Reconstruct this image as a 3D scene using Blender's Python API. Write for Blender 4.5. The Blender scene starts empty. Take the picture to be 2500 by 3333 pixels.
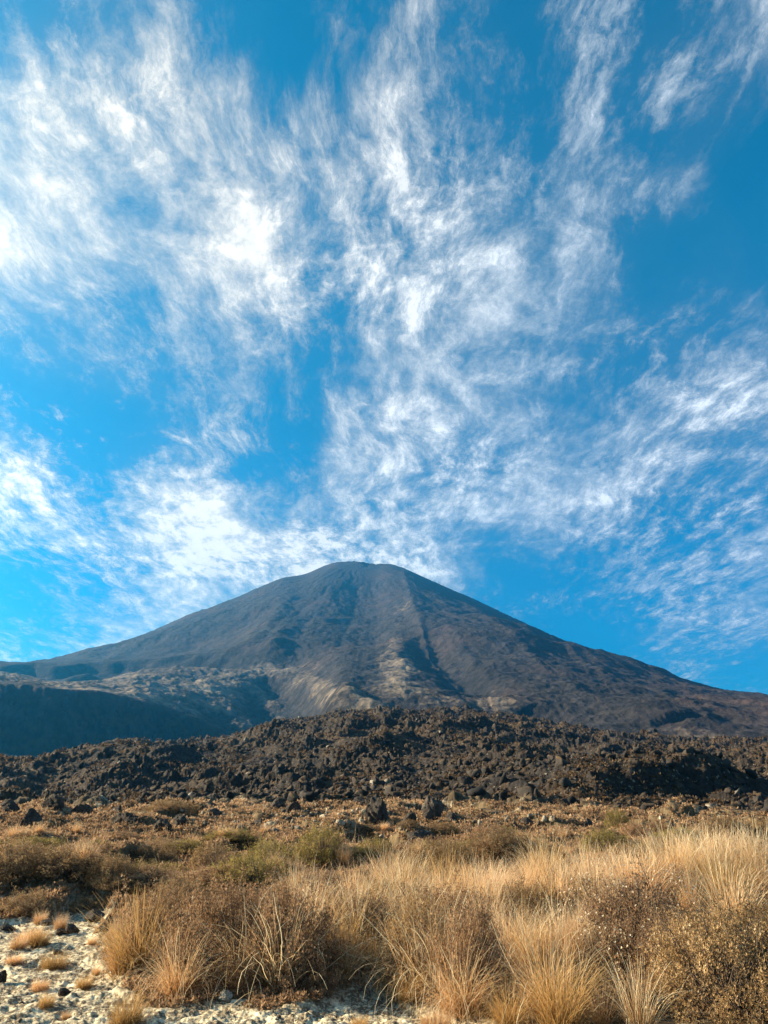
import bpy, bmesh, math, random
import numpy as np
from mathutils import Vector

scene = bpy.context.scene
R = math.radians

# ------------------------------------------------------------------ camera
EYE = 1.65
PITCH = R(21.06)
IMG_W, IMG_H, FOCAL = 2500.0, 3333.0, 2425.0      # photograph size and focal length in its pixels
cam_data = bpy.data.cameras.new("camera")
cam = bpy.data.objects.new("camera", cam_data)
scene.collection.objects.link(cam)
cam.location = (0, 0, EYE)
cam.rotation_euler = (R(90) + PITCH, 0, 0)
cam_data.sensor_fit = 'VERTICAL'
cam_data.sensor_height = 24.0
cam_data.lens = 24.0 * FOCAL / IMG_H
cam_data.clip_start = 0.05
cam_data.clip_end = 60000
scene.camera = cam

# ------------------------------------------------------------------ exposure
scene.view_settings.view_transform = 'Standard'
scene.view_settings.look = 'None'
scene.view_settings.gamma = 1.0
scene.view_settings.exposure = 2.0
scene.cycles.volume_bounces = 1
scene.cycles.max_bounces = 6
scene.cycles.diffuse_bounces = 2
scene.cycles.transparent_max_bounces = 6

# ------------------------------------------------------------------ sun
SUN_AZ, SUN_EL = R(-80), R(22)                    # left of the view, ahead of the camera
SUN_DIR = Vector((math.sin(SUN_AZ) * math.cos(SUN_EL), math.cos(SUN_AZ) * math.cos(SUN_EL), math.sin(SUN_EL)))
sun_data = bpy.data.lights.new("sun", 'SUN')
sun_data.energy = 5.0
sun_data.angle = R(0.53)
sun_data.color = (1.0, 0.83, 0.54)
sun = bpy.data.objects.new("sun", sun_data)
sun.rotation_euler = SUN_DIR.to_track_quat('Z', 'Y').to_euler()
scene.collection.objects.link(sun)


# ------------------------------------------------------------------ pixel <-> direction
def px_dir(px, py):
    """world direction of a point of the photograph (arrays allowed)"""
    u = (np.asarray(px, float) - IMG_W / 2) / FOCAL
    v = (IMG_H / 2 - np.asarray(py, float)) / FOCAL
    c, s = math.cos(PITCH), math.sin(PITCH)
    x, y, z = u, c - v * s, s + v * c
    n = np.sqrt(x * x + y * y + z * z)
    return x / n, y / n, z / n


def dir_px(x, y, z):
    c, s = math.cos(PITCH), math.sin(PITCH)
    f = np.maximum(y * c + z * s, 1e-6)
    v = -y * s + z * c
    return IMG_W / 2 + FOCAL * x / f, IMG_H / 2 - FOCAL * v / f


def px_azel(px, py):
    x, y, z = px_dir(px, py)
    return np.arctan2(x, y), np.arcsin(z)


# ------------------------------------------------------------------ node helper
class NT:
    def __init__(self, tree):
        self.t = tree

    def new(self, typ, ins=None, **props):
        n = self.t.nodes.new(typ)
        for k, v in props.items():
            setattr(n, k, v)
        for k, v in (ins or {}).items():
            s = n.inputs[k]
            if hasattr(v, 'is_output'):
                self.t.links.new(v, s)
            else:
                s.default_value = v
        return n

    def m(self, op, a, b=0.0, c=0.0, clamp=False):
        n = self.new('ShaderNodeMath', {0: a, 1: b, 2: c}, operation=op)
        n.use_clamp = clamp
        return n.outputs[0]

    def v(self, op, a, b=(0, 0, 0), scale=None):
        n = self.new('ShaderNodeVectorMath', {0: a, 1: b}, operation=op)
        if scale is not None:
            s = n.inputs['Scale']
            if hasattr(scale, 'is_output'):
                self.t.links.new(scale, s)
            else:
                s.default_value = scale
        return n.outputs['Value'] if op in ('DOT_PRODUCT', 'LENGTH', 'DISTANCE') else n.outputs[0]

    def noise(self, vec, scale, detail=4.0, rough=0.5, dist=0.0, typ='FBM', lac=2.0, out='Fac', norm=True, **ins):
        n = self.new('ShaderNodeTexNoise', None, noise_dimensions='3D')
        n.noise_type = typ
        if hasattr(n, 'normalize') and typ == 'FBM':
            n.normalize = norm
        self.t.links.new(vec, n.inputs['Vector'])
        n.inputs['Scale'].default_value = scale
        n.inputs['Detail'].default_value = detail
        n.inputs['Roughness'].default_value = rough
        n.inputs['Lacunarity'].default_value = lac
        n.inputs['Distortion'].default_value = dist
        for k, val in ins.items():
            n.inputs[k].default_value = val
        return n.outputs[0] if out == 'Fac' else n.outputs['Color']

    def rng(self, x, a, b, c=0.0, d=1.0, smooth=False):
        n = self.new('ShaderNodeMapRange', {'Value': x, 'From Min': a, 'From Max': b, 'To Min': c, 'To Max': d})
        n.interpolation_type = 'SMOOTHSTEP' if smooth else 'LINEAR'
        return n.outputs[0]

    def mix(self, f, a, b, blend='MIX'):
        n = self.new('ShaderNodeMix', None, data_type='RGBA', blend_type=blend)
        for s, val in ((n.inputs[0], f), (n.inputs[6], a), (n.inputs[7], b)):
            if hasattr(val, 'is_output'):
                self.t.links.new(val, s)
            else:
                s.default_value = val if not isinstance(val, tuple) or len(val) == 4 else (*val, 1.0)
        return n.outputs[2]

    def curve(self, x, pts):
        n = self.new('ShaderNodeFloatCurve', {'Value': x})
        cm = n.mapping
        cm.use_clip = False
        c = cm.curves[0]
        while len(c.points) < len(pts):
            c.points.new(0.5, 0.5)
        for p, (a, b) in zip(c.points, pts):
            p.location = (a, b)
            p.handle_type = 'AUTO'
        cm.update()
        return n.outputs[0]


# ------------------------------------------------------------------ sky and its cirrus
COVER = """
1 2 3 3 0 1 3 4 2 1 2 1 3 4
3 5 4 6 3 2 5 4 2 1 4 2 2 3
4 4 5 6 5 5 5 5 3 1 5 1 1 0
5 5 3 6 6 5 5 6 5 2 5 1 5 0
6 6 6 6 8 6 6 5 5 4 5 1 1 0
3 4 4 5 6 5 3 6 6 4 4 2 2 1
2 3 4 5 4 3 0 5 5 4 4 3 2 4
0 0 0 3 5 1 6 5 6 5 3 5 5 3
6 1 2 5 0 3 7 5 6 5 5 6 4 3
6 6 7 8 4 6 6 6 5 4 5 4 3 5
1 3 6 8 7 7 7 6 4 0 1 4 5 4
2 6 5 4 2 3 5 6 2 0 0 3 5 3
5 7 6 3 2 2 2 2 2 0 0 1 2 1
"""
grid = np.array([[float(a) for a in l.split()] for l in COVER.strip().split("\n")]) / 9.0


def build_world():
    w = bpy.data.worlds.new("World")
    scene.world = w
    w.use_nodes = True
    t = w.node_tree
    t.nodes.clear()
    N = NT(t)
    d = N.new('ShaderNodeTexCoord').outputs['Generated']
    xyz = N.new('ShaderNodeSeparateXYZ', {0: d}).outputs
    X, Y, Z = xyz[0], xyz[1], xyz[2]
    # clear air, deep blue down to the skyline
    sky = N.new('ShaderNodeTexSky', None, sky_type='NISHITA')
    sky.sun_disc = False
    sky.sun_elevation = SUN_EL
    sky.sun_rotation = SUN_AZ
    sky.altitude = 1200
    sky.air_density = 1.0
    sky.dust_density = 0.25
    sky.ozone_density = 2.5
    hs = N.new('ShaderNodeHueSaturation', {'Hue': 0.482, 'Saturation': 1.22, 'Value': 1.0, 'Color': sky.outputs[0]})
    skyc = N.v('MULTIPLY', hs.outputs[0], (0.04, 0.85, 0.91))
    skyc = N.v('MULTIPLY', skyc, N.mix(N.rng(Z, 0.02, 0.62), (0.14, 0.55, 0.76), (1.0, 1.0, 1.0)))
    # how much cirrus stands in each direction (a table over azimuth and elevation, kept as a few separable curves)
    na, ne = 25, 19
    azs = np.linspace(R(-42), R(42), na)
    els = np.linspace(R(4), R(60), ne)
    A, E = np.meshgrid(azs, els)
    px, py = dir_px(np.sin(A) * np.cos(E), np.cos(A) * np.cos(E), np.sin(E))
    gx = np.clip(px / (2500 / 14) - 0.5, 0, 12.999)
    gy = np.clip(py / (2500 / 14) - 0.5, 0, 11.999)
    ix, iy = gx.astype(int), gy.astype(int)
    fx, fy = gx - ix, gy - iy
    M = (grid[iy, ix] * (1 - fx) * (1 - fy) + grid[iy, ix + 1] * fx * (1 - fy)
         + grid[iy + 1, ix] * (1 - fx) * fy + grid[iy + 1, ix + 1] * fx * fy)
    mean = M.mean()
    U, S, Vt = np.linalg.svd(M - mean, full_matrices=False)
    az = N.m('ARCTAN2', X, Y)
    el = N.m('ARCSINE', Z)
    # a wobble of the table's coordinates so that no cloud edge follows it
    wob = N.noise(d, 5.0, 5.0, 0.6, out='Color')
    wx = N.new('ShaderNodeSeparateXYZ', {0: wob}).outputs
    az = N.m('MULTIPLY_ADD', N.m('SUBTRACT', wx[0], 0.5), 0.11, az)
    el = N.m('MULTIPLY_ADD', N.m('SUBTRACT', wx[1], 0.5), 0.08, el)
    an = N.rng(az, R(-42), R(42))
    en = N.rng(el, R(4), R(60))
    cover = None
    for k in range(8):
        g = math.sqrt(S[k])
        f1 = N.curve(an, [(i / (na - 1), float(Vt[k, i] * g)) for i in range(na)])
        f2 = N.curve(en, [(i / (ne - 1), float(U[i, k] * g)) for i in range(ne)])
        cover = N.m('MULTIPLY_ADD', f1, f2, cover if cover is not None else float(mean))
    # the cloud layer as a flat sheet seen in perspective
    zc = N.m('ADD', N.m('MAXIMUM', Z, 0.0), 0.13)
    P = N.new('ShaderNodeCombineXYZ', {0: N.m('DIVIDE', X, zc), 1: N.m('DIVIDE', Y, zc), 2: 0.0}).outputs[0]
    warp = N.v('SUBTRACT', N.noise(P, 1.3, 3.0, 0.5, out='Color'), (0.5, 0.5, 0.5))
    q = N.v('ADD', P, N.v('SCALE', warp, scale=0.27))
    qs = N.v('MULTIPLY', q, (1.0, 0.46, 1.0))
    n1 = N.noise(qs, 2.6, 15.0, 0.66)
    warp2 = N.v('SUBTRACT', N.noise(q, 9.0, 6.0, 0.62, out='Color'), (0.5, 0.5, 0.5))
    # thin fibres drawn out along the wind
    q2 = N.v('ADD', N.v('MULTIPLY', q, (1.0, 0.20, 1.0)), N.v('SCALE', warp2, scale=0.05))
    fil = N.noise(q2, 8.0, 8.0, 0.60)
    rid = N.m('SUBTRACT', 1.0, N.m('ABSOLUTE', N.m('MULTIPLY', N.m('SUBTRACT', fil, 0.5), 7.0)), clamp=True)
    rid = N.m('POWER', rid, 2.0)
    # small ragged flecks
    q3 = N.v('ADD', N.v('MULTIPLY', q, (1.0, 0.50, 1.0)), N.v('SCALE', warp2, scale=0.035))
    fine = N.noise(q3, 19.0, 15.0, 0.73)
    s = N.m('MULTIPLY_ADD', N.m('SUBTRACT', n1, 0.5), 1.6, N.m('MULTIPLY_ADD', cover, 1.30, -0.165))
    vary = N.noise(P, 1.7, 2.0, 0.5)
    s = N.m('MULTIPLY_ADD', N.m('SUBTRACT', fine, 0.5), N.rng(vary, 0.36, 0.64, 1.2, 3.3), s)
    base = N.rng(s, 0.03, 1.0, 0.0, 0.88)
    wisp = N.m('MULTIPLY', rid, N.rng(s, -0.15, 0.4, 0.0, 0.22))
    veil = N.m('MULTIPLY', N.rng(N.noise(qs, 1.3, 6.0, 0.55), .40, .66), N.rng(cover, .02, .55, 0.06, .36))
    dens = N.m('ADD', N.m('POWER', base, 1.4), N.m('MAXIMUM', wisp, veil), clamp=True)
    dens = N.m('MULTIPLY', dens, N.rng(Z, 0.0, 0.08))
    # forward scattering: brighter and warmer towards the sun
    mu = N.v('DOT_PRODUCT', d, tuple(SUN_DIR))
    ph = N.m('POWER', N.m('MAXIMUM', mu, 0.0), 6.0)
    lum = N.m('MULTIPLY_ADD', ph, 1.6, N.m('MULTIPLY_ADD', dens, 3.9, N.m('MULTIPLY_ADD', fine, 2.8, 0.6)))
    ccol = N.v('SCALE', N.mix(N.rng(mu, 0.15, 0.75), (0.93, 1.00, 1.04), (1.26, 1.09, 0.84)), scale=lum)
    col = N.mix(N.m('MULTIPLY', dens, 0.90), skyc, ccol)
    bg = N.new('ShaderNodeBackground', {'Color': col, 'Strength': 0.05})
    out = N.new('ShaderNodeOutputWorld')
    t.links.new(bg.outputs[0], out.inputs['Surface'])
    w.cycles.sampling_method = 'MANUAL'
    w.cycles.sample_map_resolution = 1024


build_world()


# ------------------------------------------------------------------ numeric noise
def _h(ix, iy, seed):
    n = (ix.astype(np.int64) * 374761393 + iy.astype(np.int64) * 668265263 + seed * 982451653) & 0xFFFFFFFF
    n = ((n ^ (n >> 13)) * 1274126177) & 0xFFFFFFFF
    n = ((n ^ (n >> 16)) * 2246822519) & 0xFFFFFFFF
    return (n ^ (n >> 15)) & 0xFFFFFFFF


def gnoise(x, y, seed=0):
    x0, y0 = np.floor(x), np.floor(y)
    fx, fy = x - x0, y - y0
    u = fx * fx * fx * (fx * (fx * 6 - 15) + 10)
    v = fy * fy * fy * (fy * (fy * 6 - 15) + 10)

    def g(dx, dy):
        a = _h(x0 + dx, y0 + dy, seed) * (2 * math.pi / 4294967296.0)
        return np.cos(a) * (fx - dx) + np.sin(a) * (fy - dy)
    a = g(0, 0) * (1 - u) + g(1, 0) * u
    b = g(0, 1) * (1 - u) + g(1, 1) * u
    return (a * (1 - v) + b * v) * 1.45


def fbm(x, y, oct=5, seed=0, gain=0.5, lac=2.03):
    s, a, f = 0.0, 1.0, 1.0
    for o in range(oct):
        s = s + a * gnoise(x * f + 17.3 * o, y * f - 9.1 * o, seed + o)
        a *= gain
        f *= lac
    return s


def ridged(x, y, oct=4, seed=0, gain=0.5):
    s, a, f = 0.0, 1.0, 1.0
    for o in range(oct):
        s = s + a * (1 - 2 * np.abs(gnoise(x * f + 5.7 * o, y * f + 3.3 * o, seed + o)))
        a *= gain
        f *= 2.07
    return s


def worley(x, y, seed=0):
    """distance to the nearest scattered point and that point's random number"""
    x0, y0 = np.floor(x), np.floor(y)
    best = np.full(x.shape, 9.0)
    val = np.zeros(x.shape)
    for i in (-1, 0, 1):
        for j in (-1, 0, 1):
            cx, cy = x0 + i, y0 + j
            a = _h(cx, cy, seed) / 4294967296.0
            b = _h(cx, cy, seed + 51) / 4294967296.0
            d = (cx + a - x) ** 2 + (cy + b - y) ** 2
            m = d < best
            best = np.where(m, d, best)
            val = np.where(m, _h(cx, cy, seed + 97) / 4294967296.0, val)
    return np.sqrt(best), val


def sstep(a, b, x):
    t = np.clip((x - a) / (b - a), 0, 1)
    return t * t * (3 - 2 * t)


K = 2500.0 / 1659.0          # all picture positions below were read off a 1659 pixel wide view


def skyline_el(az, pts):
    """elevation of a skyline, given as picture points, at each azimuth"""
    p = np.array(pts, float) * K
    # densify before converting: the lines are straight in the picture
    xs = np.linspace(p[0, 0], p[-1, 0], 900)
    ys = np.interp(xs, p[:, 0], p[:, 1])
    a, e = px_azel(xs, ys)
    return np.interp(az, a, e)


# ------------------------------------------------------------------ ground near the camera and the lava flow
LAVA_TOP = [(-200, 1640), (0, 1647), (120, 1643), (190, 1634), (260, 1612), (340, 1616), (420, 1606), (480, 1600),
            (540, 1584), (600, 1562), (700, 1548), (760, 1540), (830, 1534), (900, 1546), (960, 1538), (1010, 1538),
            (1060, 1546), (1150, 1560), (1250, 1576), (1340, 1592), (1400, 1602), (1500, 1604), (1659, 1606), (1860, 1610)]
D_TOP = 380.0


def flat_el(py):
    return PITCH - math.atan((py * K - IMG_H / 2) / FOCAL)


def flat_xy(px, py):
    """where the sight line through a picture point meets the level ground z = 0.05"""
    x, y, z = px_dir(px * K, py * K)
    t = (0.05 - EYE) / z
    return float(x * t), float(y * t)


GRAVEL = [flat_xy(*p) for p in [(-250, 2010), (-40, 2000), (60, 1990), (120, 1975), (190, 1955), (235, 1960), (250, 1985), (222, 2010), (222, 2070),
                                (268, 2128), (330, 2176), (470, 2172), (620, 2162), (690, 2140), (800, 2118), (852, 2122),
                                (905, 2158), (1010, 2192), (1075, 2240), (1200, 2330), (1200, 2900), (-900, 2900)]]


def inside(poly, x, y):
    r = np.zeros(x.shape, bool)
    n = len(poly)
    for i in range(n):
        (x1, y1), (x2, y2) = poly[i], poly[(i + 1) % n]
        c = ((y1 > y) != (y2 > y)) & (x < (x2 - x1) * (y - y1) / (y2 - y1 + 1e-12) + x1)
        r ^= c
    return r


def gravel_mask(x, y):
    wx = x + 0.22 * fbm(x * 1.3, y * 1.3, 3, 301)
    wy = y + 0.30 * fbm(x * 1.3, y * 1.3, 3, 311)
    m = np.zeros(np.shape(x))
    for ox, oy in ((0, 0), (.12, 0), (-.12, 0), (0, .15), (0, -.15)):
        m = m + inside(GRAVEL, wx + ox, wy + oy)
    return m / 5.0


def ground_parts(x, y):
    """height, bare gravel share, lava share of the ground surface at x, y (arrays)"""
    x = np.asarray(x, float)
    y = np.asarray(y, float)
    d = np.hypot(x, y)
    az = np.arctan2(x, y)
    el_top = skyline_el(az, LAVA_TOP)
    foot = np.interp(az, [-.5, .1, .25, .5], [46, 47, 38, 36]) + 4 * gnoise(az * 6, az * 0 + 2.2, 21) + 3 * gnoise(x * .12, y * .12, 22)
    base = np.where(d < 12, 0, 0.016 * (d - 12)) + 0.10 * fbm(x * .16, y * .16, 3, 23) * sstep(8, 20, d)
    el_f = np.arctan((0.016 * (foot - 12) - EYE) / foot)
    t = np.clip(np.log(np.maximum(d, foot) / foot) / np.log(D_TOP / foot), 0, 1.2)
    tt = 0.40 * t + 0.60 * t ** 0.75
    el = el_f + (el_top - el_f) * np.minimum(tt, 1.0)
    zl = EYE + d * np.tan(el)
    zl = np.where(t > 1.0, EYE + D_TOP * np.tan(el_top) - (d - D_TOP) * 0.12, zl)
    lava = sstep(foot - 5, foot + 9, d)
    z = base * (1 - lava) + zl * lava
    # lobes of the flow: long swells with steep fronts
    w = lava * sstep(1.0, 0.82, t)
    lob = fbm(x / 46 + .3 * gnoise(x / 30, y / 30, 5), y / 60, 3, 31)
    z = z + w * (4.2 * lob + 1.8 * (1 - np.abs(gnoise(x / 19, y / 19, 33)) * 2.4)) * sstep(50, 120, d)
    # a steep dark bank on the right side of the flow
    bx, by = x - 20.3, y - 54.0
    u = bx * 0.87 + by * 0.50
    v = -bx * 0.50 + by * 0.87
    v = v + .8 * fbm(x * .3, y * .3, 3, 35)
    bank = np.exp(-(u / 10.0) ** 4) * sstep(-2.2, .8, v) * sstep(30, 5, v)
    z = z + 2.5 * bank * lava
    # mounded heath between the gravel and the flow
    gr = gravel_mask(x, y) * sstep(30, 22, d)
    hx, hy = x + .5 * fbm(x * .7, y * .7, 2, 41), y + .5 * fbm(x * .7, y * .7, 2, 43)
    f1, rv = worley(hx * .62, hy * .48, 45)
    dome = np.sqrt(np.clip(1 - (f1 / .72) ** 2, 0, 1)) * (0.25 + .75 * rv)
    f2, rv2 = worley(hx * 1.5 + 7, hy * 1.25, 47)
    dome2 = np.sqrt(np.clip(1 - (f2 / .75) ** 2, 0, 1)) * rv2
    wide = gr * 0
    for ox, oy in ((1.2, 0), (-1.2, 0), (0, 1.4), (0, -1.4), (.8, .9), (-.8, .9), (.8, -.9), (-.8, -.9)):
        wide = wide + inside(GRAVEL, x + ox, y + oy)
    wide = np.maximum(gr, wide / 8.0) * sstep(30, 22, d)
    heath = (1 - wide) ** 2 * (1 - lava) * sstep(8.0, 14, d)
    hs = 0.6 + 0.4 * sstep(15, 35, d)
    z = z + heath * hs * (1.05 * dome ** .8 + 0.26 * dome2 - 0.05)
    z = z + (1 - wide) * sstep(16, 9, d) * 0.10
    # crusted gravel
    c = fbm(x * 3.0, y * 3.0, 4, 51)
    c2 = ridged(x * 7.0, y * 7.0, 3, 53)
    c3 = fbm(x * 9.0, y * 11.0, 4, 57, .6)
    z = z + gr * (0.026 * c + 0.014 * c2 + 0.05 * fbm(x * .6, y * .6, 2, 55) + 0.022 * np.clip(c3 - .1, -.5, .5) * sstep(-.3, .2, fbm(x * 1.1, y * 1.4, 2, 59)))
    return z, gr, lava


def blocks(x, y, lava):
    """broken lava blocks as relief"""
    d = np.hypot(x, y)
    wx = x + 1.2 * fbm(x * .35, y * .35, 3, 61)
    wy = y + 1.2 * fbm(x * .35, y * .35, 3, 63)
    f1, v1 = worley(wx / 3.4, wy / 3.4, 65)
    f2, v2 = worley(wx / 1.35, wy / 1.35, 67)
    b = 1.7 * (v1 ** 2) * (1.15 - f1) + 0.75 * v2 * (1.1 - f2) + .55 * ridged(x / 1.9, y / 1.9, 4, 69, .6) + .5 * ridged(x / 7, y / 7, 3, 73, .6)
    rough = 0.45 + 0.55 * sstep(-.25, .35, fbm(x / 26, y / 26, 2, 71))
    return lava * rough * (b - .6) * (0.8 + 0.55 * sstep(120, 320, d))


def ground_z(x, y):
    z, g, l = ground_parts(np.atleast_1d(x), np.atleast_1d(y))
    return z + blocks(np.atleast_1d(x).astype(float), np.atleast_1d(y).astype(float), l)


def mesh_from(name, verts, faces4=None, faces3=None, attrs=None, smooth=True):
    """fast mesh from arrays; attrs: name -> float per vertex"""
    me = bpy.data.meshes.new(name)
    verts = np.ascontiguousarray(verts, np.float32).reshape(-1, 3)
    loops, starts = [], []
    n = 0
    for f, k in ((faces4, 4), (faces3, 3)):
        if f is not None and len(f):
            f = np.asarray(f, np.int32)
            loops.append(f.reshape(-1))
            starts.append(n + np.arange(len(f), dtype=np.int32) * k)
            n += f.size
    loops, starts = np.concatenate(loops), np.concatenate(starts)
    me.vertices.add(len(verts))
    me.vertices.foreach_set('co', verts.reshape(-1))
    me.loops.add(len(loops))
    me.loops.foreach_set('vertex_index', loops)
    me.polygons.add(len(starts))
    me.polygons.foreach_set('loop_start', starts)
    if smooth:
        me.polygons.foreach_set('use_smooth', np.ones(len(starts), bool))
    for k, v in (attrs or {}).items():
        a = me.attributes.new(k, 'FLOAT', 'POINT')
        a.data.foreach_set('value', np.ascontiguousarray(v, np.float32).reshape(-1))
    me.update(calc_edges=True)
    return me


def link(name, me, mat=None, parent=None, loc=None):
    o = bpy.data.objects.new(name, me)
    scene.collection.objects.link(o)
    if mat is not None and me is not None and not me.materials:
        me.materials.append(mat)
    if parent is not None:
        o.parent = parent
    if loc is not None:
        o.location = loc
    return o


def grid_faces(nr, nc):
    i = np.arange((nr - 1) * (nc - 1))
    r, c = i // (nc - 1), i % (nc - 1)
    a = r * nc + c
    return np.stack([a, a + 1, a + nc + 1, a + nc], 1)


def mat_new(name):
    m = bpy.data.materials.new(name)
    m.use_nodes = True
    m.node_tree.nodes.clear()
    return m, NT(m.node_tree)


def finish(m, N, color, rough=0.9, normal=None, spec=0.25, transl=None):
    b = N.new('ShaderNodeBsdfPrincipled', {'Base Color': color, 'Roughness': rough, 'Specular IOR Level': spec})
    if normal is not None:
        m.node_tree.links.new(normal, b.inputs['Normal'])
    sh = b.outputs[0]
    if transl is not None:
        tr = N.new('ShaderNodeBsdfTranslucent', {'Color': color})
        sh = N.new('ShaderNodeMixShader', {0: transl, 1: sh, 2: tr.outputs[0]}).outputs[0]
    o = N.new('ShaderNodeOutputMaterial')
    m.node_tree.links.new(sh, o.inputs['Surface'])
    return m


def attr(N, name, typ='GEOMETRY'):
    return N.new('ShaderNodeAttribute', None, attribute_name=name, attribute_type=typ).outputs['Fac']


def ground_material():
    m, N = mat_new("ground_and_lava")
    P = N.new('ShaderNodeNewGeometry').outputs['Position']
    gr, lava = attr(N, 'gravel'), attr(N, 'lava')
    # pale pumice gravel with dark crusts and grit
    g1 = N.noise(P, 9.0, 8.0, 0.65)
    g2 = N.noise(P, 38.0, 4.0, 0.6)
    g3 = N.noise(P, 2.2, 4.0, 0.55)
    pale = N.mix(N.rng(g1, .35, .65), (0.44, 0.37, 0.25), (0.72, 0.62, 0.44))
    pit = N.m('ADD', N.rng(g1, .585, .475), N.m('MULTIPLY', N.rng(g3, .56, .42), .7))
    gcol = N.mix(N.m('MULTIPLY', pit, N.rng(g2, .35, .6), clamp=True), pale, (0.12, 0.088, 0.058))
    # peaty soil and litter under the heath
    s1 = N.noise(P, 3.5, 6.0, 0.6)
    soil = N.mix(N.rng(s1, .35, .65), (0.050, 0.034, 0.020), (0.15, 0.105, 0.058))
    s2 = N.noise(P, 0.55, 7.0, 0.68)
    lich = N.rng(s2, .55, .62)
    lich = N.m('MULTIPLY', lich, N.rng(N.noise(P, 6.0, 4.0, 0.6), .46, .54))
    soil = N.mix(N.m('MULTIPLY', lich, attr(N, 'stony')), soil, (0.46, 0.39, 0.28))
    # lava: dark rock with rusty and mossy patches
    l1 = N.noise(P, 0.42, 9.0, 0.68)
    l2 = N.noise(P, 2.3, 6.0, 0.65)
    l3 = N.noise(P, 0.035, 4.0, 0.55)
    rock = N.mix(N.rng(l2, .35, .68), (0.011, 0.010, 0.010), (0.042, 0.033, 0.029))
    up = N.new('ShaderNodeSeparateXYZ', {0: N.new('ShaderNodeNewGeometry').outputs['Normal']}).outputs[2]
    mossy = N.m('MULTIPLY', N.rng(N.m('MULTIPLY_ADD', l3, .55, N.m('MULTIPLY', l1, .75)), .60, .72), N.rng(up, .55, .9))
    moss = N.mix(N.rng(l2, .4, .6), (0.042, 0.026, 0.015), (0.105, 0.066, 0.036))
    lcol = N.mix(mossy, rock, moss)
    fleck = N.m('MULTIPLY', N.rng(N.noise(P, 3.1, 3.0, 0.5), .66, .70), .7)
    lcol = N.mix(fleck, lcol, (0.30, 0.255, 0.20))
    col = N.mix(lava, N.mix(gr, soil, gcol), lcol)
    h = N.m('MULTIPLY_ADD', g2, .25, N.m('MULTIPLY', g1, .6))
    hl = N.m('MULTIPLY_ADD', l2, .8, l1)
    bump = N.new('ShaderNodeBump', {'Strength': 0.55, 'Distance': N.m('MULTIPLY_ADD', lava, .55, .035),
                                    'Height': N.mix(lava, h, hl)})
    return finish(m, N, col, 0.93, bump.outputs[0], 0.15)


def build_ground():
    mat = ground_material()
    for name, d0, d1, ratio, na, half in (("ground", 2.0, 36.0, 1.0038, 1150, 46), ("lava_field", 36.0, 470.0, 1.0032, 1300, 40)):
        az = np.radians(np.linspace(-half, half, na))
        nd = int(math.log(d1 / d0) / math.log(ratio)) + 1
        d = d0 * (d1 / d0) ** (np.arange(nd) / (nd - 1))
        D, A = np.meshgrid(d, az, indexing='ij')
        X, Y = D * np.sin(A), D * np.cos(A)
        z, gr, lava = ground_parts(X, Y)
        zb = blocks(X, Y, lava)
        z = z + zb
        stony = sstep(26, 40, D) + 0.5 * sstep(22, 16, D)
        me = mesh_from(name, np.stack([X, Y, z], -1), grid_faces(nd, na)[:, ::-1],
                       attrs={'gravel': gr, 'lava': lava, 'stony': np.clip(stony, 0, 1)})
        o = link(name, me, mat)
        o['kind'] = 'structure'


build_ground()


# ------------------------------------------------------------------ the volcano
SKYLINE = [(-320, 1425), (-150, 1416), (0, 1422), (14, 1424), (60, 1420), (100, 1414), (112, 1413), (122, 1416), (200, 1398), (270, 1383), (330, 1362), (376, 1341),
           (420, 1322), (455, 1312), (490, 1297), (505, 1293), (560, 1268), (612, 1247), (625, 1246), (660, 1240), (700, 1222), (725, 1214), (740, 1213.5),
           (765, 1212), (785, 1214), (800, 1217), (812, 1219), (820, 1217.5), (845, 1218), (860, 1223), (875, 1228), (930, 1253), (1000, 1284), (1010, 1287),
           (1100, 1330), (1200, 1375), (1290, 1411), (1300, 1416), (1400, 1452), (1440, 1460), (1465, 1475), (1475, 1475), (1500, 1487),
           (1560, 1497), (1600, 1502), (1659, 1512), (1800, 1535), (2000, 1560)]
VD = 2900.0
_sx, _sy, _sz = px_dir(1185, 1826)
_k = VD / math.hypot(_sx, _sy)
VC = (float(_sx * _k), float(_sy * _k))
_PR = np.array([[0, 915], [70, 905], [160, 850], [400, 690], [650, 535], [900, 400], [1200, 275], [1500, 185], [1800, 125], [2150, 82],
                [2400, 55], [2700, 38], [3200, 25], [9000, 0]], float)


def cone(x, y):
    r = np.hypot(x - VC[0], y - VC[1])
    th = np.arctan2(x - VC[0], VC[1] - y)
    c = th - (.16 + .10 * np.clip((r - 700) / 900, 0, 1))
    f = np.where(c < 0, np.exp(-(c / .85) ** 2), np.exp(-np.abs(c / .44) ** 1.5))
    r = r * (1 - .20 * f * np.clip((r - 60) / 240, 0, 1) * np.clip((2300 - r) / 700, 0, 1))
    return np.interp(r, _PR[:, 0], _PR[:, 1])


def on_cone(px, py, fn=cone):
    """where the sight line of a picture point meets the cone"""
    x, y, z = px_dir(px * K, py * K)
    h = math.hypot(x, y)
    d = np.linspace(560, 4200, 5000)
    zz = EYE + d * z / h
    hit = np.nonzero(fn(x / h * d, y / h * d) > zz)[0]
    dd = d[hit[0]] if len(hit) else 2600.0
    return float(x / h * dd), float(y / h * dd)


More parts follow.
